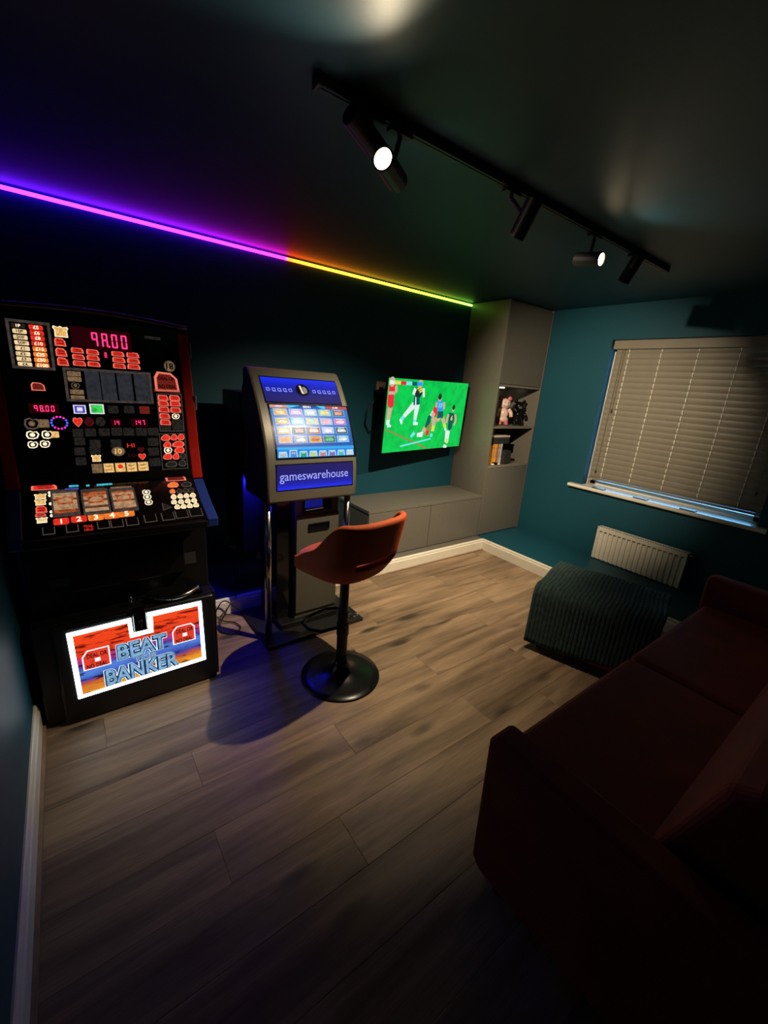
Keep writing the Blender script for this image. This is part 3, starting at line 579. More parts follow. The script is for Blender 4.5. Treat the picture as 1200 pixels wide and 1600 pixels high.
BLOCKP = [(-.42, -.5), (.42, -.5), (.40, .1), (.5, .32), (.42, .46), (.14, .38), (0, .5), (-.16, .38), (-.44, .48), (-.5, .3), (-.40, .1)]
HEART = [(0, -.5), (.3, -.2), (.5, .12), (.44, .4), (.24, .5), (.04, .38), (-.04, .38), (-.24, .5), (-.44, .4), (-.5, .12), (-.3, -.2)]
RECT = [(-.5, -.5), (.5, -.5), (.5, .5), (-.5, .5)]
NAME = {'tile': 'prize_tile', 'block': 'cash_symbol', 'booth': 'telephone_symbol', 'tag': 'prize_tag', 'disc': 'round_symbol', 'plain': 'lamp_tile', 'hand': 'hand_symbol', 'fist': 'money_symbol', 'square': 'square_lamp', 'heart': 'heart_symbol', 'ring': 'light_ring', 'card': 'card_tile', 'text': 'lit_word', 'dot': 'indicator_dot', 'button': 'push_button', 'tri': 'arrow_symbol'}
def sc(P, a, b, w, h, k=1.0): return [(a+p[0]*w*k, b+p[1]*h*k) for p in P]
def disc(a, b, w, h, k=1.0, n=16): return [(a+w/2*k*math.cos(2*math.pi*i/n), b+h/2*k*math.sin(2*math.pi*i/n)) for i in range(n)]
def icon(face, it, parent, org):
    kind, a, b, w, h, col = it[:6]; txt = it[6] if len(it) > 6 else ''
    a, b, w, h = a/1000, b/1000, w/1000, h/1000; m = MB(); D = .0015
    rim = GI[RIM.get(col, col)]; ci = GI[col]
    if kind == 'tile':
        face.poly(m, [(a+p[0], b+p[1]) for p in rrect(w, h, h*.2, 2)], D, mi=ci)
        add_text(m, face, txt, a, b, h*1.0, D+.0006, .0006 if h > .03 else .0003, mi=GI['glyph'] if col != 'cream' else GI['glyph_dark'])
    elif kind in ('tag', 'booth', 'fist', 'hand', 'block', 'heart', 'tri', 'square', 'button', 'disc'):
        P = {'tag': TAGP, 'booth': BOOTH, 'fist': FIST, 'hand': HAND, 'block': BLOCKP, 'heart': HEART, 'tri': [(-.5, -.4), (.5, -.1), (-.4, .5)], 'square': RECT, 'button': RECT}.get(kind)
        out = disc(a, b, w, h) if kind == 'disc' else sc(P, a, b, w, h)
        kx = .80 if kind in ('tag', 'fist', 'booth', 'square') else .76 if kind in ('hand',) else .86
        inn = disc(a, b, w, h, kx) if kind == 'disc' else sc(P, a, b, w, h, kx)
        face.poly(m, out, D, mi=rim if kind != 'disc' or col == 'dimcream' else ci)
        if kind == 'hand':
            face.poly(m, inn, D+.0006, mi=GI['glyph_dark']); face.poly(m, disc(a-.02*w, b, w*.42, h*.46, n=10), D+.0012, mi=GI['glyph'] if col == 'cream' else ci)
        elif kind == 'button': face.poly(m, inn, D+.004, t=.004, mi=GI['black'])
        else:
            face.poly(m, inn, D+.0006, mi=ci)
        if kind == 'square': face.poly(m, sc(RECT, a, b, w, h, .45), D+.0012, mi=GI['rim_white'] if col == 'blue' else ci)
        if kind in ('tag', 'booth') and col == 'red':
            for q in (-.18, .12): face.poly(m, sc(RECT, a+.02*w, b+q*h, w*.55, h*.10), D+.0012, mi=GI['darkred'])
        if txt == 'DEAL':
            add_text(m, face, 'DEAL OR', a, b+.16*h, h*.24, D+.0014, .0006, width=w*.66, mi=GI['glyph_dark']); add_text(m, face, 'NO DEAL', a, b-.24*h, h*.24, D+.0014, .0006, width=w*.70, mi=GI['glyph_dark'])
        elif txt: add_text(m, face, txt, a, b, h*.75, D+.0014, .001, mi=GI['glyph_dark'] if txt == '18' else GI['yellow'])
    elif kind == 'plain': face.poly(m, [(a+p[0], b+p[1]) for p in rrect(w, h, min(w, h)*.08, 1)], D, mi=ci)
    elif kind == 'card':
        face.poly(m, sc(RECT, a, b, w, h), D, mi=GI['rim_dim']); face.poly(m, sc(RECT, a, b, w, h, .93), D+.0006, mi=ci)
        if abs(a-.026) < .003: face.poly(m, disc(a, b+.1*h, w*.5, h*.45, n=12), D+.0012, mi=GI['red'])
        else:
            for q in (-.2, .15): face.poly(m, [(a-.3*w, b+q*h), (a-.05*w, b+(q-.07)*h), (a+.3*w, b+(q+.05)*h), (a+.3*w, b+(q+.12)*h), (a-.05*w, b+(q+.02)*h), (a-.3*w, b+(q+.08)*h)], D+.0012, mi=GI['dimcream'])
    elif kind == 'dot': face.poly(m, disc(a, b, w, h, n=8), D, mi=GI['glyph'])
    elif kind == 'text': add_text(m, face, txt, a, b, h*1.1, D, .0002, width=w, height=h*.62, mi=ci)
    elif kind == 'ring':
        face.poly(m, disc(a, b, w, h, .78), D, mi=GI['black'])
        for i in range(14):
            an = 2*math.pi*i/14; face.poly(m, disc(a+w*.44*math.cos(an), b+h*.44*math.sin(an), .0085, .0085, n=8), D+.0012, mi=[0, 1][abs(math.sin(an)) > .72])
        m.build('light_ring', [glow('ring_blue', (.06, .10, 1.0), 1.6), glow('ring_pink', (.75, .03, .45), 1.4), GC['black']] + GMATS[3:], parent, org); return
    m.build(NAME[kind], GMATS, parent, org)

FMX0, FMX1 = -4.272, -3.532
org = (-3.90, -.88, 0)
fm = thing('fruit_machine', 'tall fruit machine with red lit symbols and a glowing BEAT THE BANKER panel', 'fruit machine', org)
# cabinet
MB().box(FMX0, FMX1, -1.150, -.620, 0.0, .500).build('base_cabinet', BLACK, fm, org, bevel=.006)
MB().box(FMX0+.012, FMX1-.012, -1.075, -.620, .500, .850).build('middle_cabinet', BLACK, fm, org, bevel=.006)
n = 14; top = [(FMX0 + (FMX1-FMX0)*i/n, 1.757 + .020*math.sin(math.pi*i/n)) for i in range(n+1)]
b = MB()                                                       # leaning head with a slightly arched top
yb, yt = -.985, -.854
fr = [(x, yt, z) for x, z in top] + [(FMX1, yb, 1.062), (FMX0, yb, 1.062)]; bk = [(x, -.62, z) for x, z in top] + [(FMX1, -.62, 1.062), (FMX0, -.62, 1.062)]
k = len(fr); b.add(fr+bk, [tuple(range(k)), tuple(range(2*k-1, k-1, -1))] + [(i, (i+1) % k, k+(i+1) % k, k+i) for i in range(k)])
b.build('head_cabinet', BLACK, fm, org, bevel=.006)
rim = MB(); rim.tube([(x, -.868, z+.002) for x, z in top], .010, 8).build('top_rim', mat('rim_grey', (.06, .06, .07), .22, var=.1), fm, org, smooth=True)
FA = Face((-3.9, -1.003, 1.066), (1, 0, 0), (0, .131, .689))   # top glass plane, v 0 .. 0.70
FB = Face((-3.9, -1.245, .925), (1, 0, 0), (0, .242, .137))    # console plane, v 0 .. 0.278
m = MB(); FA.poly(m, [(-.322, .006), (.318, .006), (.318, .690), (-.322, .690)], 0, .016); tg = m.build('top_glass', mat('smoked_glass', (.010, .008, .009), .12, var=.2, scale=15), fm, org)
for it in GLASS: icon(FA, it, tg, org)
def frame(face, q, w, name, parent, m_):
    """four bars round a quadrilateral"""
    cx = sum(p[0] for p in q)/4; cy = sum(p[1] for p in q)/4; mb = MB(); inn = [(p[0]+(w if p[0] < cx else -w), p[1]+(w if p[1] < cy else -w)) for p in q]
    for i in range(4): j = (i+1) % 4; face.poly(mb, [q[i], q[j], inn[j], inn[i]], .003, .003)
    return mb.build(name, m_, parent, org)
FRM = glow('frame_grey', (.060, .048, .042), .9, var=.4, scale=60)
for q in ([(-.291, .472), (-.156, .472), (-.154, .658), (-.291, .658)], [(-.134, .350), (.190, .350), (.191, .490), (-.133, .488)]): frame(FA, q, .010, 'display_frame', tg, FRM)
for q in ([(.201, .223), (.309, .223), (.313, .402), (.205, .398)], [(.194, .044), (.308, .044), (.310, .216), (.196, .214)]): frame(FA, q, .004, 'display_frame', tg, FRM)
PINKSEG = glow('segment_pink', (1.0, .03, .16), 2.0); WIN = glow('segment_window', (.035, .001, .004), .5)
for _, a, b_, w, h, c, s in SEGS:
    m = MB(); a, b_, w, h = a/1000, b_/1000, w/1000, h/1000
    if c == 'win': FA.poly(m, sc(RECT, a, b_, w, h), .002); m.build('display_window', WIN, tg, org)
    else:
        if h < .05: FA.poly(m, sc(RECT, a, b_, w*1.35, h*1.7), .002, mi=1)
        seven_seg(m, FA, s, a, b_, w, h, .0035); m.build('number_display', [PINKSEG, WIN], tg, org)
# coloured edge trims
RED = mat('red_gloss_trim', (.50, .012, .008), .3, var=.1, scale=8); BLUE = mat('blue_gloss_trim', (.02, .05, .32), .3, var=.1, scale=8)
for s_, x0, x1 in ((-1, FMX0-.002, FMX0+.046), (1, FMX1-.046, FMX1+.002)):
    MB().prism([(-.870, 1.735), (-.893, 1.60), (-.940, 1.39), (-.972, 1.205), (-1.012, 1.062), (-.985, 1.062), (-.85, 1.735)], 'x', x0, x1).build('red_trim', RED, fm, org, bevel=.005)
    MB().prism([(-1.012, 1.061), (-1.13, .990), (-1.262, .928), (-1.255, .885), (-1.12, .935), (-.985, 1.000)], 'x', x0, x1).build('blue_trim', BLUE, fm, org, bevel=.005)
for z, y in ((1.66, -.872), (1.42, -.925)):
    MB().box(FMX1+.001, FMX1+.012, y-.012, y+.05, z-.035, z+.035).build('side_badge', mat('grey_badge', (.2, .2, .2), .4, var=.1), fm, org, bevel=.004)
# console
MB().prism([(-.64, 1.060), (-1.003, 1.060), (-1.240, .926), (-1.262, .918), (-1.262, .885), (-1.10, .845), (-.64, .845)], 'x', FMX0+.044, FMX1-.044).build('console', BLACK, fm, org, bevel=.004)
m = MB(); FB.poly(m, [(-.315, .004), (.318, .004), (.318, .274), (-.315, .274)], .004, .004); cg = m.build('console_glass', MATS['smoked_glass'], fm, org)
FB2 = Face(FB.at(0, 0, .0035), FB.u, FB.v)
for it in CONSOLE: icon(FB2, it, cg, org)
REELM = [glow('reel_cream', (.62, .36, .19), .8, var=.45, scale=70), glow('reel_orange', (.60, .12, .03), .8, var=.6, scale=60), glow('reel_brown', (.16, .06, .03), .8, var=.5, scale=60)]
for i, (_, a, b_, w, h, k) in enumerate(REELS):
    a, b_, w, h = a/1000, b_/1000, w/1000, h/1000; m = MB(); N = 10
    for j in range(N):
        t0, t1 = -.5+j/N, -.5+(j+1)/N
        z0, z1 = .001+.008*math.cos(t0*2.6), .001+.008*math.cos(t1*2.6)
        band = 0
        if i == 0: band = 1 if j < 2 else (2 if j == 6 else 0)
        if i == 1: band = 1 if j >= 8 else (2 if j in (2, 5) else 0)
        if i == 2: band = 1 if j == 9 or j == 0 else (2 if j == 4 else 0)
        m.add([FB2.at(a-w/2, b_+t0*h, z0), FB2.at(a+w/2, b_+t0*h, z0), FB2.at(a+w/2, b_+t1*h, z1), FB2.at(a-w/2, b_+t1*h, z1)], [(0, 1, 2, 3)], band)
    m.build('reel', REELM, cg, org)
    m = MB()
    for u0, u1, v0, v1 in ((-.58, -.5, -.56, .56), (.5, .58, -.56, .56), (-.58, .58, -.58, -.5), (-.58, .58, .5, .58)):
        FB2.poly(m, [(a+u0*w, b_+v0*h), (a+u1*w, b_+v0*h), (a+u1*w, b_+v1*h), (a+u0*w, b_+v1*h)], .012, .011)
    m.build('reel_frame', FRM, cg, org)
    m = MB(); FB2.poly(m, sc(BLOCKP, a, b_+.08*h, w*.8, h*.36), .0115, .001, 1); FB2.poly(m, sc(FIST, a, b_+.08*h, w*.55, h*.22), .0125, .001, 0); m.build('reel_symbol', REELM, cg, org)
# lower front: drawer lip, labels, coin tray, lock
MB().prism([(-1.075, .60), (-1.118, .62), (-1.130, .780), (-1.122, .795), (-1.075, .797)], 'x', -4.12, -3.66).build('front_panel', GLOSSB, fm, org, bevel=.004)
MB().box(-4.185, -4.100, -1.078, -1.0745, .640, .675).build('label_plate', mat('label_grey', (.10, .10, .10), .5, var=.1), fm, org)
MB().box(-4.085, -4.060, -1.078, -1.0745, .625, .645).build('label_plate', MATS['label_grey'], fm, org)
MB().box(-3.66, -3.60, -1.078, -1.0745, .64, .70).build('label_plate', mat('label_dark', (.035, .035, .037), .5, var=.1), fm, org)
tr = MB(); pts = []
for i in range(13):
    t = i/12; pts.append((-3.835 + .235*t, -1.095 - .070*math.sin(math.pi*(.1+.8*t)), .515 + .012*(2*t-1)**2))
tr.tube(pts, .012, 8).build('coin_tray_rim', CHROME, fm, org, smooth=True)
MB().prism([(-1.070, .502), (-1.140, .502), (-1.155, .515), (-1.140, .512), (-1.070, .508)], 'x', -3.845, -3.59).build('coin_tray', GLOSSB, fm, org, bevel=.002)
# base door with its lit panel (a notch at the top for the lock)
MB().box(-4.205, -3.550, -1.182, -1.150, .004, .496).build('base_door', BLACK, fm, org, bevel=.012, seg=3)
FD = Face((-3.877, -1.184, 0), (1, 0, 0), (0, 0, 1))
OUT = [(-.276, .466), (-.037, .471), (-.035, .392), (.027, .390), (.028, .478), (.266, .476), (.272, .133), (-.272, .128)]
INN = [(-.256, .448), (-.053, .451), (-.050, .371), (.046, .371), (.049, .456), (.250, .456), (.253, .155), (-.254, .146)]
BORDER = glow('panel_white', (.80, .95, 1.0), 7.0)
m = MB(); FD.poly(m, OUT, .003, .004); lp = m.build('lit_panel', BORDER, fm, org)
def art_mat():
    m = bpy.data.materials.new('panel_art'); m.use_nodes = True; nt = m.node_tree; N = nt.nodes.new; K = nt.links.new; b = nt.nodes['Principled BSDF']; b.inputs['Base Color'].default_value = (.05, .03, .03, 1); b.inputs['Roughness'].default_value = .25
    tc = N('ShaderNodeTexCoord'); sx = N('ShaderNodeSeparateXYZ'); K(tc.outputs['Object'], sx.inputs[0])
    mp = N('ShaderNodeMapping'); mp.inputs['Scale'].default_value = (7, 1, 26); K(tc.outputs['Object'], mp.inputs[0]); n = N('ShaderNodeTexNoise'); n.inputs['Scale'].default_value = 1.0; n.inputs['Detail'].default_value = 6; K(mp.outputs[0], n.inputs['Vector'])
    # height over the door, skewed so that the blue river band climbs to the right, with a ragged edge
    a = N('ShaderNodeMath'); a.operation = 'MULTIPLY_ADD'; a.inputs[1].default_value = -.03; K(sx.outputs[0], a.inputs[0]); K(sx.outputs[2], a.inputs[2])
    c = N('ShaderNodeMath'); c.operation = 'MULTIPLY_ADD'; c.inputs[1].default_value = .07; K(n.outputs['Fac'], c.inputs[0]); K(a.outputs[0], c.inputs[2])
    mr = N('ShaderNodeMapRange'); mr.inputs[1].default_value = .15; mr.inputs[2].default_value = .50; K(c.outputs[0], mr.inputs[0])
    r = N('ShaderNodeValToRGB'); cr = r.color_ramp
    st = [(0, (.80, .14, .01)), (.12, (.88, .34, .02)), (.25, (.50, .08, .03)), (.32, (.03, .05, .35)), (.42, (.08, .22, .72)), (.51, (.08, .04, .32)), (.58, (.38, .03, .22)), (.67, (.80, .04, .01)), (1, (.95, .07, .01))]
    while len(cr.elements) < len(st): cr.elements.new(.5)
    for e, (p, q) in zip(cr.elements, st): e.position = p; e.color = (*q, 1)
    K(mr.outputs[0], r.inputs[0])
    n2 = N('ShaderNodeTexNoise'); n2.inputs['Scale'].default_value = 1.0; n2.inputs['Detail'].default_value = 3; mp2 = N('ShaderNodeMapping'); mp2.inputs['Scale'].default_value = (16, 1, 75); K(tc.outputs['Object'], mp2.inputs[0]); K(mp2.outputs[0], n2.inputs['Vector'])
    r2 = N('ShaderNodeValToRGB'); r2.color_ramp.elements[0].position = .36; r2.color_ramp.elements[0].color = (.18, .10, .10, 1); r2.color_ramp.elements[1].position = .46; r2.color_ramp.elements[1].color = (1, 1, 1, 1); K(n2.outputs['Fac'], r2.inputs[0])
    x = N('ShaderNodeMix'); x.data_type = 'RGBA'; x.blend_type = 'MULTIPLY'; x.inputs[0].default_value = 1; K(r.outputs[0], x.inputs[6]); K(r2.outputs[0], x.inputs[7])
    K(x.outputs[2], b.inputs['Emission Color']); b.inputs['Emission Strength'].default_value = 1.0; return m
m = MB(); FD.poly(m, INN, .0045, .001); m.build('panel_picture', art_mat(), lp, org)
TRIM_L = glow('title_rim', (.62, .85, 1.0), 1.3); TITLE = glow('title_blue', (.24, .47, .72), 1.0, var=.35, scale=60); TDARK = glow('title_shadow', (.01, .04, .14), .6)
def title(s, a, b_, w, h):
    k, q0, up_ = (.5, -.001, .0022) if h < .05 else (1.0, .002, 0)
    for nm, mm, bold, d, kw in (('word_rim', TRIM_L, .0115*k, .006, 1+.055*k), ('word_shadow', TDARK, .0080*k, .0066, 1+.036*k), ('word', TITLE, q0, .0072, 1.0)):
        q = MB(); add_text(q, FD, s, a, b_, .1, d+up_, bold, width=w*kw, height=h*kw**2 if nm != 'word' else h); q.build(nm, mm, lp, org)
title('BEAT', -.005, .313, .200, .078); title('BANKER', -.010, .196, .300, .080); title('THE', .000, .2555, .092, .034)
TAGR = glow('tag_red', (.80, .05, .025), 1.0, var=.2, scale=40); TAGW = glow('tag_rim', (.95, .95, 1.0), 1.2)
for a, b_ in ((-.185, .314), (.176, .322)):
    w, h = .104, .098; q = MB(); P = [(-.5, -.5), (.5, -.5), (.5, .30), (.34, .5), (-.30, .5), (-.5, .24)] if a > 0 else [(-.5, -.5), (.5, -.5), (.5, .5), (-.30, .5), (-.5, .20)]
    FD.poly(q, sc(P, a, b_, w, h), .006, .001, 0); FD.poly(q, sc(P, a, b_, w, h, .90), .0068, .001, 1); FD.poly(q, sc(RECT, a+.004, b_-.006, .020, .018), .0074, .001, 0)
    add_text(q, FD, 'DEAL OR', a+.004, b_+.020, .03, .0074, .0006, width=.076, mi=2); add_text(q, FD, 'NO DEAL', a, b_-.033, .03, .0074, .0006, width=.076, mi=2)
    q.build('deal_tag', [TAGW, TAGR, MATS['glyph_dark']], lp, org)
MB().box(-3.908, -3.854, -1.205, -1.180, .402, .520).build('lock_housing', GLOSSB, fm, org, bevel=.008)
MB().lathe([(.001, 0), (.009, 0), (.010, .004), (.009, .010), (.001, .010)], (-3.880, -1.204, .460), 14, axis=(0, -1, 0)).build('lock', CHROME, fm, org)
MB().box(-3.8815, -3.8785, -1.240, -1.214, .438, .462).build('key', CHROME, fm, org)
MB().ball((-3.905, -1.120, .53), .012, .012, .020).build('tray_knob', CHROME, fm, org, smooth=True)

# ================================================================== QUIZ TERMINAL
org = (-2.93, -.85, 0)
qm = thing('quiz_terminal', 'grey touch screen quiz terminal on chrome poles with blue lit panels', 'quiz machine', org)
PROF = [(-1.050, .893), (-1.062, .910), (-1.062, .985), (-1.056, 1.08), (-1.034, 1.20), (-.985, 1.31), (-.938, 1.40), (-.882, 1.485), (-.828, 1.557), (-.782, 1.606), (-.765, 1.616)]
HX0, HX1 = -3.218, -2.640; QC = (HX0+HX1)/2
MB().prism(PROF + [(-.700, 1.616), (-.700, .893)], 'x', HX0, HX1).build('head_front', SILVER, qm, org, smooth='auto', bevel=.016, seg=3)
MB().prism([(-.702, 1.600), (-.62, 1.50), (-.60, 1.40), (-.60, .98), (-.702, .90)], 'x', HX0+.02, HX1-.02).build('head_back', BLACK, qm, org, bevel=.01)
MB().prism([(-.60, 1.47), (-.25, 1.47), (-.24, 1.20), (-.22, .60), (-.30, .42), (-.60, .42)], 'x', HX0+.015, HX1-.015).build('rear_cabinet', BLACK, qm, org, bevel=.01)
def qy(z):
    for (y0, z0), (y1, z1) in zip(PROF[1:], PROF[2:]):
        if z0 <= z <= z1: t = (z-z0)/(z1-z0); return y0+(y1-y0)*t
    return PROF[-1][0]
def qpanel(name, x0, x1, z0, z1, d, mats, parent, nz=6, mi=0):
    """panel laid along the curved front of the head"""
    b = MB(); vs = []; fs = []
    for i in range(nz+1):
        z = z0+(z1-z0)*i/nz; e = .004; t = Vector((0, qy(z+e)-qy(z-e), 2*e)).normalized(); nn = Vector((0, -t.z, t.y))
        p = Vector((0, qy(z), z)) + nn*d; q = Vector((0, qy(z), z)) + nn*(d-.003)
        vs += [(x0, p.y, p.z), (x1, p.y, p.z), (x1, q.y, q.z), (x0, q.y, q.z)]
    for i in range(nz):
        a = 4*i; fs += [(a, a+1, a+5, a+4), (a+1, a+2, a+6, a+5), (a+2, a+3, a+7, a+6), (a+3, a, a+4, a+7)]
    fs += [(0, 1, 2, 3), (4*nz, 4*nz+1, 4*nz+2, 4*nz+3)]
    b.add(vs, fs, mi); return b.build(name, mats, parent, org)
def qface(z, d):
    e = .01; t = Vector((0, qy(z+e)-qy(z-e), 2*e)).normalized(); f = Face((QC, qy(z), z), (1, 0, 0), t); f.P = f.P + f.n*d; return f
BLK = mat('screen_black', (.004, .004, .006), .15, var=.2)
# upper blue panel
qpanel('panel_surround', -3.168, -2.684, 1.432, 1.570, .0015, BLK, qm)
up = qpanel('upper_panel', -3.162, -2.690, 1.438, 1.563, .004, ramp_glow('blue_panel_upper', 'Z', [(1.438, (.010, .010, .12)), (1.495, (.010, .012, .20)), (1.53, (.006, .015, .50)), (1.563, (.008, .03, .90))], 1.0), qm)
fU = qface(1.500, .006); GLY = glow('panel_glyph', (.20, .26, 1.0), 1.0)
for s_ in (-1, 1):
    for i in range(5):
        cx = s_*(.075 + .033*i); q = MB(); w = .020
        for u0, u1, v0, v1 in ((-.5, -.3, -.5, .5), (.3, .5, -.5, .5), (-.5, .5, .3, .5), (-.5, .5, -.5, -.3)): fU.poly(q, [(cx+u0*w, v0*w), (cx+u1*w, v0*w), (cx+u1*w, v1*w), (cx+u0*w, v1*w)], .001)
        if 0 < i < 4: fU.poly(q, [(cx-.3*w, -.62*w), (cx+.62*w, -.62*w), (cx+.62*w, -.36*w), (cx-.3*w, -.36*w)], .001)
        q.build('panel_symbol', GLY, up, org)
q = MB(); fU.poly(q, disc(0, .004, .084, .078, n=28), .004, .003, 0); fU.poly(q, disc(0, .004, .070, .064, n=28), .005, .002, 1); fU.poly(q, [(-.010, -.022), (.002, -.024), (-.006, .030), (-.018, .030)], .006, .001, 2)
fU.poly(q, [(.004, -.024), (.026, -.014), (.028, .008), (.014, .024), (.002, .022)], .006, .001, 3)
q.build('round_badge', [CHROME, BLK, glow('badge_white', (.9, .75, .65), .9), glow('badge_grey', (.35, .32, .28), .7)], up, org)
# touch screen with its game tiles
qpanel('screen_surround', -3.160, -2.648, 1.140, 1.430, .0015, BLK, qm, 10)
SZ0, SZ1, SX0, SX1 = 1.150, 1.424, -3.150, -2.662
ts = qpanel('touch_screen', SX0, SX1, SZ0, SZ1, .0035, ramp_glow('menu_blue', 'Z', [(SZ0, (.02, .30, .80)), (1.185, (.01, .22, .75)), (1.20, (.02, .45, .90)), (1.212, (.005, .09, .42)), (1.40, (.01, .18, .55)), (SZ1, (.01, .05, .30))], 1.0), qm, 12)
RIMT = glow('tile_rim', (.12, .42, .85), 1.0)
TC = [[(.75, .35, .15), (.42, .25, .80), (.35, .55, .62), (.25, .55, .50), (.02, .10, .14)], [(.60, .42, .22), (.22, .65, .85), (.65, .58, .42), (.50, .40, .68), (.85, .10, .50)],
      [(.75, .45, .18), (.06, .08, .08), (.35, .05, .03), (.40, .50, .85), (.006, .03, .05)], [(.75, .45, .32), (.30, .35, .42), (.95, .30, .03), (.02, .10, .08), (.20, .55, .75)]]
AC = [[(1, .8, .4), (1, .75, .9), (.9, .9, .95), (.95, .75, .3), (.9, .35, .30)], [(.9, .8, .55), (.7, .95, .95), (.35, .7, .6), (.85, .45, .55), (1, .75, .85)], [(1, .95, .85), (.75, .45, .60), (.9, .75, .72), (.9, .9, 1), (.75, .85, .85)], [(.8, .35, .15), (.92, .92, .92), (.35, .10, .01), (.03, .62, .25), (.8, .85, .9)]]
cw, rh = (SX1-SX0-.030)/5, .0475
for r in range(4):
    zc = 1.386 - rh*r
    for c in range(5):
        xc = SX0+.008+cw*(c+.5); f = qface(zc, .0035); f.P = Vector((xc, f.P.y, f.P.z)); q = MB()
        gm = glow(f'game_{r}{c}', TC[r][c], .95, var=.35, scale=70); am = glow(f'game_art_{r}{c}', AC[r][c], .95, var=.45, scale=120)
        f.poly(q, sc(RECT, 0, 0, cw*.90, rh*.88), .003, .0015, 0); f.poly(q, sc(RECT, 0, -.001, cw*.80, rh*.74), .0036, .001, 1)
        f.poly(q, sc([BLOCKP, FIST, TAGP, HAND][(r+2*c) % 4], 0, -.002, cw*.62, rh*.42), .0042, .001, 2); f.poly(q, sc(RECT, 0, rh*.30, cw*.5, rh*.08), .0042, .001, 2)
        q.build('game_tile', [RIMT, gm, am], ts, org)
f = qface(1.4135, .0035)
q = MB()
f.poly(q, [(SX0-QC, -.007), (SX0-QC+.11, -.007), (SX0-QC+.10, .009), (SX0-QC, .009)], .003, .001, 0); f.poly(q, [(.12, -.007), (SX1-QC, -.007), (SX1-QC, .009), (.12, .009)], .003, .001, 1)
f.poly(q, [(-.11, -.008), (-.04, .010), (-.14, .010)], .003, .001, 2); f.poly(q, [(.06, .010), (.10, -.008), (.118, -.008), (.118, .010)], .003, .001, 2)
add_text(q, f, '£1.00', .185, .001, .016, .0042, .0006, mi=3); add_text(q, f, 'MENU', 0, .001, .018, .0042, .0006, mi=3); add_text(q, f, 'CREDIT', SX0-QC+.052, .001, .013, .0042, .0004, mi=3)
q.build('menu_bar', [glow('bar_peach', (.75, .32, .20), .9), glow('bar_red', (.55, .06, .04), .9), glow('bar_cyan', (.02, .55, .95), 1.0), glow('bar_text', (.95, .85, .85), .9)], ts, org)
for i, cc in enumerate([(.45, .60, .72), (.10, .28, .75), (.02, .42, .22), (.55, .68, .25), (.55, .25, .30), (.22, .18, .55), (.10, .55, .65), (.55, .70, .75)]):
    f = qface(1.172, .0035); w = (SX1-SX0)/8; hh = .040 if i == 1 else .032; xc = SX0+w*(i+.5); f.P = Vector((xc, f.P.y, f.P.z)); q = MB()
    f.poly(q, [(-w*.42, -.020), (w*.42, -.020), (w*.36, hh-.020), (-w*.36, hh-.020)], .003, .001, 0); f.poly(q, [(-w*.32, -.020), (w*.32, -.020), (w*.28, hh-.026), (-w*.28, hh-.026)], .0036, .001, 1); f.poly(q, sc(RECT, 0, .002, w*.36, .005), .0042, .001, 0)
    q.build('menu_tab', [glow('tab_rim', (.55, .75, .90), .9), glow(f'tab_{i}', cc, .9, var=.2, scale=60)], ts, org)
# lower blue panel with the name
qpanel('panel_surround', -3.166, -2.672, .968, 1.116, .0015, BLK, qm)
lo_ = qpanel('lower_panel', -3.160, -2.678, .974, 1.110, .004, ramp_glow('blue_panel_lower', 'Z', [(.974, (.012, .03, .92)), (1.0, (.010, .014, .42)), (1.04, (.012, .010, .17)), (1.11, (.010, .008, .11))], 1.0), qm)
q = MB(); add_text(q, qface(1.046, .006), 'gameswarehouse', 0, -.004, .07, .001, 0, width=.436); q.build('name', glow('name_lilac', (.34, .38, 1.0), 1.0), lo_, org)
# column, doors, slots
CX0, CX1 = -2.998, -2.690
MB().box(CX0, CX1, -.945, -.64, .05, .905).build('column', SILVER, qm, org, bevel=.010, seg=3)
MB().box(CX0-.10, CX0+.004, -.90, -.62, .05, .93).build('column_side', GLOSSB, qm, org, bevel=.004)
cd = MB().box(CX0+.006, CX1-.006, -.956, -.944, .10, .762).build('column_door', SILVER, qm, org, bevel=.003)
MB().box(CX0+.008, CX1-.008, -.953, -.944, .764, .770).build('door_trim', CHROME, qm, org)
def recess(x0, x1, z0, z1, y, par):
    b = MB(); w = .008
    for a in ((x0-w, x0, z0-w, z1+w), (x1, x1+w, z0-w, z1+w), (x0, x1, z0-w, z0), (x0, x1, z1, z1+w)): b.box(a[0], a[1], y-.010, y, a[2], a[3])
    b.build('slot_frame', BLK, par, org, bevel=.002)
recess(-2.942, -2.752, .792, .925, -.945, qm)
MB().box(-2.942, -2.752, -.9475, -.945, .792, .925).build('slot_back', BLK, qm, org)
MB().box(-2.935, -2.815, -.949, -.947, .815, .918).build('slot_glow', glow('slot_blue', (.006, .008, .16), 1.0), qm, org)
MB().tube([(-2.935, -.956, .806), (-2.815, -.956, .810)], .006, 8).build('slot_lip', CHROME, qm, org)
recess(-2.905, -2.775, .672, .706, -.956, cd)
MB().box(-2.905, -2.775, -.958, -.955, .672, .706).build('slot_back', BLK, cd, org)
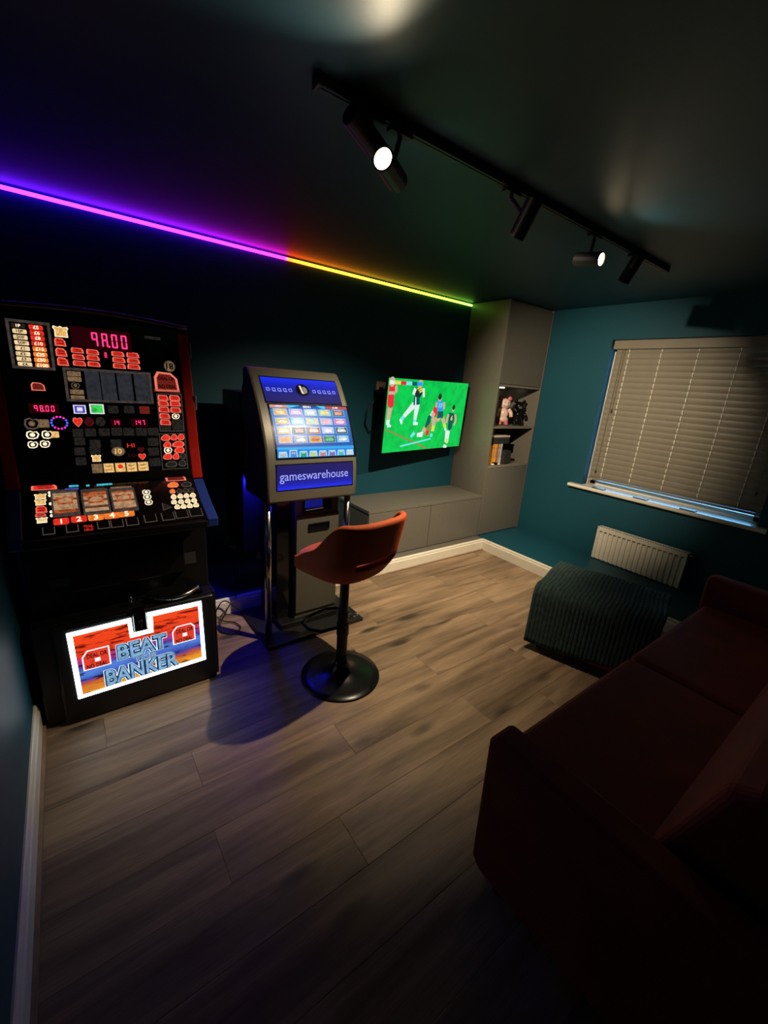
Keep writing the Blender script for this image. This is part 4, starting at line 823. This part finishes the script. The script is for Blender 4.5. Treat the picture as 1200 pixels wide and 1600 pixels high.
# chrome poles, base plate, under-lights
for x in (-3.192, -2.665):
    MB().tube([(x, -1.0, .022), (x, -1.0, .900)], .0205, 20).build('pole', CHROME, qm, org, smooth=True)
    MB().lathe([(.001, 0), (.034, 0), (.034, .006), (.022, .014), (.001, .014)], (x, -1.0, .022), 20).build('pole_foot', BLACKM, qm, org)
MB().box(-3.236, -2.556, -1.108, -.61, .0, .022).build('base_plate', BLACKM, qm, org, bevel=.003)
MB().box(-3.10, -2.70, -.98, -.62, .022, .06).build('plinth', BLACK, qm, org, bevel=.004)
MB().lathe([(.001, 0), (.030, 0), (.032, .006), (.024, .014), (.001, .016)], (-2.595, -1.045, .022), 20).build('levelling_foot', CHROME, qm, org)
UB = glow('under_light_blue', (.010, .012, 1.0), 1100.0)
MB().box(-3.11, -3.04, -.985, -.975, .8915, .8940).build('under_light', glow('under_light_dim', (.010, .012, 1.0), 45.0), qm, org)
MB().box(HX0+.06, HX1-.06, -.72, -.71, .889, .8945).build('under_light', UB, qm, org)

# ================================================================== BAR STOOL
SO = Vector((-2.975, -1.510, 0)); SR = math.radians(11)
st = thing('bar_stool', 'burnt orange velvet bar stool on a black trumpet base', 'bar stool', SO, SR)
MB().lathe([(.001, .001), (.216, .001), (.219, .005), (.216, .009), (.175, .014), (.12, .023), (.07, .038), (.045, .058), (.036, .085), (.034, .10), (.001, .10)], (0, 0, 0), 48).build('base', mat('black_satin_metal', (.010, .010, .012), .28, .6, var=.1, scale=40), st, smooth=True)
MB().tube([(0, 0, .08), (0, 0, .40), (0, 0, .401), (0, 0, .645)], [.0295, .0295, .024, .024], 22).build('pole', MATS['black_satin_metal'], st)
fp = [(-.012, .02, .30), (-.10, .06, .292), (-.135, .12, .29), (-.125, .19, .29), (-.07, .225, .29), (.07, .225, .29), (.125, .19, .29), (.135, .12, .29), (.10, .06, .292), (.012, .02, .30)]
MB().tube(fp, .0095, 10).tube([(0, 0, .265), (0, 0, .335)], .034, 18).build('footrest', MATS['black_satin_metal'], st)
ZS = .092
MB().box(-.085, .085, -.075, .075, .552+ZS, .572+ZS).build('seat_plate', BLACKM, st, bevel=.003)
MB().tube([(.03, .0, .556+ZS), (.15, .03, .552+ZS), (.19, .035, .545+ZS)], .006, 8).build('lever', BLACKM, st)
# seat pad
b = MB(); n = 36; rings = [(.02, .650), (.12, .655), (.180, .650), (.205, .632), (.207, .606), (.185, .583), (.10, .572), (.02, .570)]
vs = []; fs = []
for r, z in rings:
    for j in range(n):
        a = 2*math.pi*j/n; cx, sy = math.cos(a), math.sin(a); e = .78
        x = math.copysign(abs(cx)**e, cx)*r; y = math.copysign(abs(sy)**e, sy)*r*1.06 + .03
        vs.append((x, y, z + ZS - (.014 if y > .15 and z > .6 else 0)))
for i in range(len(rings)-1):
    for j in range(n): fs.append((i*n+j, i*n+(j+1) % n, (i+1)*n+(j+1) % n, (i+1)*n+j))
fs += [tuple(range(n))[::-1], tuple((len(rings)-1)*n+j for j in range(n))]
b.add(vs, fs).build('seat', VELVET, st, smooth=True)
# wrap-round bucket back with a narrow slit between back and seat
b = MB(); NA, NT = 48, 16; ang0 = math.radians(118)
def bt(a):                                                     # top height by angle from the rear
    d = abs(math.degrees(a))
    if d < 42: return .892 - .004*(d/42)**2
    if d > 116: return .640
    t = (d-42)/74; t = t*t*(3-2*t); return .888 - (.888-.640)*t
for i in range(NA+1):
    a = -ang0+2*ang0*i/NA; top_ = bt(a)
    for j in range(NT+1):
        t = j/NT; z = .562+(top_-.562)*t
        lean = .060*max(0, (z-.60)/.32); rad = .150+.066*min(1, t*3.0)**.6 + lean*max(0, math.cos(a))
        sx, cy = math.sin(a), math.cos(a); e = .66
        x = math.copysign(abs(sx)**e, sx)*rad*.99; y = -math.copysign(abs(cy)**e, cy)*rad
        b.v.append((x, y+.02, z+ZS))
for i in range(NA):
    for j in range(NT):
        am = math.degrees(-ang0+2*ang0*(i+.5)/NA)
        if abs(am) < 27 and j == 5: continue
        q = i*(NT+1)+j; b.f.append((q, q+NT+1, q+NT+2, q+1)); b.m.append(0)
ob = b.build('backrest', VELVET, st, smooth=True)
md = ob.modifiers.new('thick', 'SOLIDIFY'); md.thickness = .034; md.offset = 0
md = ob.modifiers.new('smooth', 'SUBSURF'); md.levels = 1; md.render_levels = 1

# ================================================================== SOFA
org = (-2.05, -3.0, 0)
so = thing('sofa', 'dark rust red velvet sofa with thin straight arms along the near wall', 'sofa', org)
AX0, AX1 = -3.150, -.960; SBK = -3.485
for x0, x1 in ((AX0, AX0+.095), (AX1-.095, AX1)):
    fy = 0 if x0 == AX0 else .08
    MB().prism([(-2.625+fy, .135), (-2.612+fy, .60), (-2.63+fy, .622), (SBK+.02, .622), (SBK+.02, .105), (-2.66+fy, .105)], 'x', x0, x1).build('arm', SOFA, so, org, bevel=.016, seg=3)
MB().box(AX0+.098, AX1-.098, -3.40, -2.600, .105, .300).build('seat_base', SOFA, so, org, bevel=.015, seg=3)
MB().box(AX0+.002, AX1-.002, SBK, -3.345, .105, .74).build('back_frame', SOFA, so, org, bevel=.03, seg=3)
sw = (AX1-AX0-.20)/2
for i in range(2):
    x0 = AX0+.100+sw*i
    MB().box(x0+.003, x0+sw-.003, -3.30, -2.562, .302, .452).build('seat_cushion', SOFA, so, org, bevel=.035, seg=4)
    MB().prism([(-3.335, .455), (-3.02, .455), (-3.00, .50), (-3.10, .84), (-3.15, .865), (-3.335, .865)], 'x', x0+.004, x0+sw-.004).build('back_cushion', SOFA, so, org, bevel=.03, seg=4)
for x in (AX0+.07, AX1-.07):
    for y in (-2.70, -3.40): MB().tube([(x, y, .108), (x, y, .0)], [.022, .014], 12).build('foot', BLACKM, so, org)

# ================================================================== FOOTSTOOL under a ribbed throw
FA0 = math.radians(15); FO = Vector((-1.455, -2.148, 0))
ft = thing('footstool', 'rust red footstool hidden under the green ribbed throw', 'footstool', FO, FA0)
FW, FL = .53, .66
MB().box(-FW/2, FW/2, -FL/2, FL/2, .055, .430).build('body', SOFA, ft, bevel=.03, seg=3)
for sx in (-1, 1):
    for sy in (-1, 1): MB().tube([(sx*(FW/2-.06), sy*(FL/2-.06), .06), (sx*(FW/2-.06), sy*(FL/2-.06), 0)], [.020, .014], 10).build('foot', BLACKM, ft)
b = MB(); NR = 29; prof = []
hw = FW/2+.010
def tprof(s):                                                  # across the stool: up the left side, over the top, down the right
    return
path = [(-hw-.006, .06), (-hw-.004, .16), (-hw, .28), (-hw+.002, .395), (-hw+.012, .428), (-hw+.04, .444), (-.12, .449), (.0, .450), (.12, .449), (hw-.04, .444), (hw-.012, .428), (hw-.002, .395), (hw, .25), (hw+.004, .12)]
dense = []
for (x0, z0), (x1, z1) in zip(path, path[1:]):
    m_ = max(1, int(math.hypot(x1-x0, z1-z0)/.03))
    for i in range(m_): dense.append((x0+(x1-x0)*i/m_, z0+(z1-z0)*i/m_))
dense.append(path[-1]); ND = len(dense); NY = NR*6
for i in range(NY+1):
    yy = FL/2+.012 - (FL+.02)*i/NY; rib = .0085*abs(math.sin(math.pi*i/6))
    for j, (x, z) in enumerate(dense):
        a = dense[max(0, j-1)]; c = dense[min(ND-1, j+1)]; t = Vector((c[0]-a[0], c[1]-a[1])).normalized(); nx, nz = -t.y, t.x
        w = .004*math.sin(9*yy+7*x)+.003*math.sin(23*x+5*yy); zz = z
        if j < 6: zz = z + max(0, (.30-yy-FL/2+.25))*.20*(1-j/6)*(i/NY)
        b.v.append((x+nx*(rib+w*.5+.004), yy + .006*math.sin(12*x), zz+nz*(rib+w+.004)))
for i in range(NY):
    for j in range(ND-1): q = i*ND+j; b.f.append((q, q+1, q+ND+1, q+ND)); b.m.append(0)
th = b.build('throw_blanket', THROW, None, (0, 0, 0), smooth=True); th.location = FO; th.rotation_euler = (0, 0, FA0)
md = th.modifiers.new('thick', 'SOLIDIFY'); md.thickness = .004; md.offset = 1
tag(th, 'dark green ribbed throw draped over the footstool by the radiator', 'blanket')

# ================================================================== VENETIAN BLIND
org = (.06, -1.82, 2.09)
bl = thing('venetian_blind', 'closed beige slatted blind filling the window', 'blind', org)
BY0, BY1 = -2.486, -1.147
MB().box(.018, .034, BY0, -1.126, 2.030, 2.104).build('valance', SLAT, bl, org, bevel=.004)
MB().box(.038, .085, BY0, BY1+.01, 2.052, 2.100).build('head_rail', WHITE_METAL, bl, org)
bz0 = 2.015; NS = 24; pitch = .0493
def slat_mesh():
    b = MB(); k = 5; th_ = .0028; ang = math.radians(79); vs = []
    for i in range(k+1):
        s = -.029+.058*i/k; bow = .0050*(1-(s/.029)**2)
        x = -s*math.cos(ang)-bow*math.sin(ang); z = s*math.sin(ang)-bow*math.cos(ang)   # upper edge leans into the room
        vs.append((x, z))
    nx, nz = math.sin(ang)*th_, math.cos(ang)*th_
    poly = vs + [(x+nx, z+nz) for x, z in reversed(vs)]
    b.prism(poly, 'y', BY0, BY1); b.move((0, 1.82, 0)); return b.build('slat', SLAT, bl)
sl = slat_mesh()
for i in range(NS):
    o_ = sl if i == 0 else sl.copy()
    if i: C.objects.link(o_); o_.parent = bl
    o_.location = (0, 0, bz0-pitch*i-2.09)
zb = bz0-pitch*NS-.004
MB().prism(rrect(.050, .016, .006), 'y', BY0, BY1).move((.058, 0, zb+.016)).build('bottom_rail', SLAT, bl, org)
for y in (-1.262, -1.525, -1.795, -2.065, -2.335):
    b = MB()
    for i in range(NS):
        z = bz0-pitch*i
        b.tube([(.0475, y, z+.028), (.0460, y, z+.012), (.0520, y, z-.004)], .0042, 6)
    b.tube([(.052, y, 2.05), (.052, y, zb+.016)], .001, 5)
    b.build('ladder_cord', CORD, bl, org)
for y, z in ((-1.225, 1.475), (-1.205, .90), (-2.42, .98)):
    b = MB().tube([(.036, y, 2.03), (.036, y, z+.02)], .0012, 6); b.lathe([(.002, 0), (.007, .004), (.006, .022), (.003, .032), (.001, .033)], (.036, y, z), 12)
    b.build('cord_pull', mat('dark_wood_pull', (.05, .035, .025), .5, var=.3), bl, org)

# ================================================================== RADIATOR
org = (-.07, -1.79, .14)
ra = thing('radiator', 'white ribbed panel radiator below the window', 'radiator', org)
RY0, RY1, RZ0, RZ1 = -2.165, -1.412, .122, .437
prof = [(RY0+.012, -.100)]; nf = 17; fw = (RY1-RY0-.03)/nf
for i in range(nf):
    y = RY0+.015+fw*i; prof += [(y+fw*.18, -.100), (y+fw*.32, -.089), (y+fw*.68, -.089), (y+fw*.82, -.100)]
prof.append((RY1-.012, -.100)); poly = [(x, y) for y, x in prof] + [(-.075, RY1-.012), (-.075, RY0+.012)]
MB().prism(poly, 'z', RZ0, RZ1-.040).build('front_panel', WHITE_METAL, ra, org)
MB().box(-.101, -.088, RY0+.012, RY1-.012, RZ1-.040, RZ1-.012).build('top_band', WHITE_METAL, ra, org, bevel=.003)
sl_ = MB()
for i in range(nf): y = RY0+.015+fw*i; sl_.box(-.0985, -.094, y+fw*.24, y+fw*.76, RZ1-.0465, RZ1-.0405)
sl_.build('flute_slots', BLACK, ra, org)  # black bars for the slots at the flute tops
MB().box(-.104, -.040, RY0, RY0+.012, RZ0, RZ1).build('side_panel', WHITE_METAL, ra, org, bevel=.003)
MB().box(-.104, -.040, RY1-.012, RY1, RZ0, RZ1).build('side_panel', WHITE_METAL, ra, org, bevel=.003)
gr = MB(); gr.box(-.104, -.098, RY0, RY1, RZ1-.014, RZ1).box(-.046, -.040, RY0, RY1, RZ1-.014, RZ1)
for i in range(36): y = RY0+.02+(RY1-RY0-.04)*i/35; gr.box(-.098, -.046, y-.003, y+.003, RZ1-.008, RZ1-.003)
gr.build('top_grille', WHITE_METAL, ra, org)
MB().box(-.058, -.046, RY0+.012, RY1-.012, RZ0, RZ1-.02).build('rear_panel', WHITE_METAL, ra, org)
MB().tube([(-.072, RY0, RZ1-.022), (-.072, RY0-.022, RZ1-.022)], .006, 10).lathe([(.001, 0), (.010, 0), (.010, .012), (.001, .012)], (-.072, RY0-.020, RZ1-.022), 12, axis=(0, -1, 0)).build('bleed_valve', CHROME, ra, org)
for y in (-2.05, -1.53): MB().box(-.048, -.0005, y-.015, y+.015, .20, .38).build('bracket', WHITE_METAL, ra, org)

# ================================================================== SOCKET AND CABLE behind the machines
o = (-3.15, -.01, .25)
ws = thing('wall_socket', 'dark double wall socket low on the wall between the two machines', 'socket', o)
MB().prism(rrect(.146, .086, .008), 'y', -.012, -.001).move((-3.15, 0, .25)).build('plate', mat('dark_grey_plastic', (.03, .03, .032), .4, var=.1), ws, o, bevel=.002)
MB().box(-3.135, -3.09, -.055, -.012, .225, .262).build('plug', mat('grey_plug', (.09, .085, .08), .4, var=.1), ws, o, bevel=.006)
pts = [(-3.10, -.05, .225), (-3.13, -.12, .16), (-3.20, -.40, .13), (-3.26, -.60, .135), (-3.33, -.66, .10), (-3.40, -.70, .012), (-3.42, -.78, .008), (-3.36, -.84, .009), (-3.30, -.80, .010), (-3.32, -.72, .012), (-3.38, -.68, .020), (-3.41, -.64, .06), (-3.35, -.625, .13), (-3.27, -.64, .06), (-3.22, -.66, .030)]
def smooth_path(P, k=6):
    P = [Vector(p) for p in P]; out = []
    for i in range(len(P)-1):
        a, b_, c, d = P[max(0, i-1)], P[i], P[i+1], P[min(len(P)-1, i+2)]
        for j in range(k):
            t = j/k; out.append(.5*((2*b_)+(c-a)*t+(2*a-5*b_+4*c-d)*t*t+(-a+3*b_-3*c+d)*t**3))
    return out+[P[-1]]
cb = MB().tube(smooth_path(pts), .0042, 7).build('power_cable', BLACK, None, (-3.35, -.68, 0), smooth=True)
tag(cb, 'black power cable looping over the skirting between the two machines', 'cable')
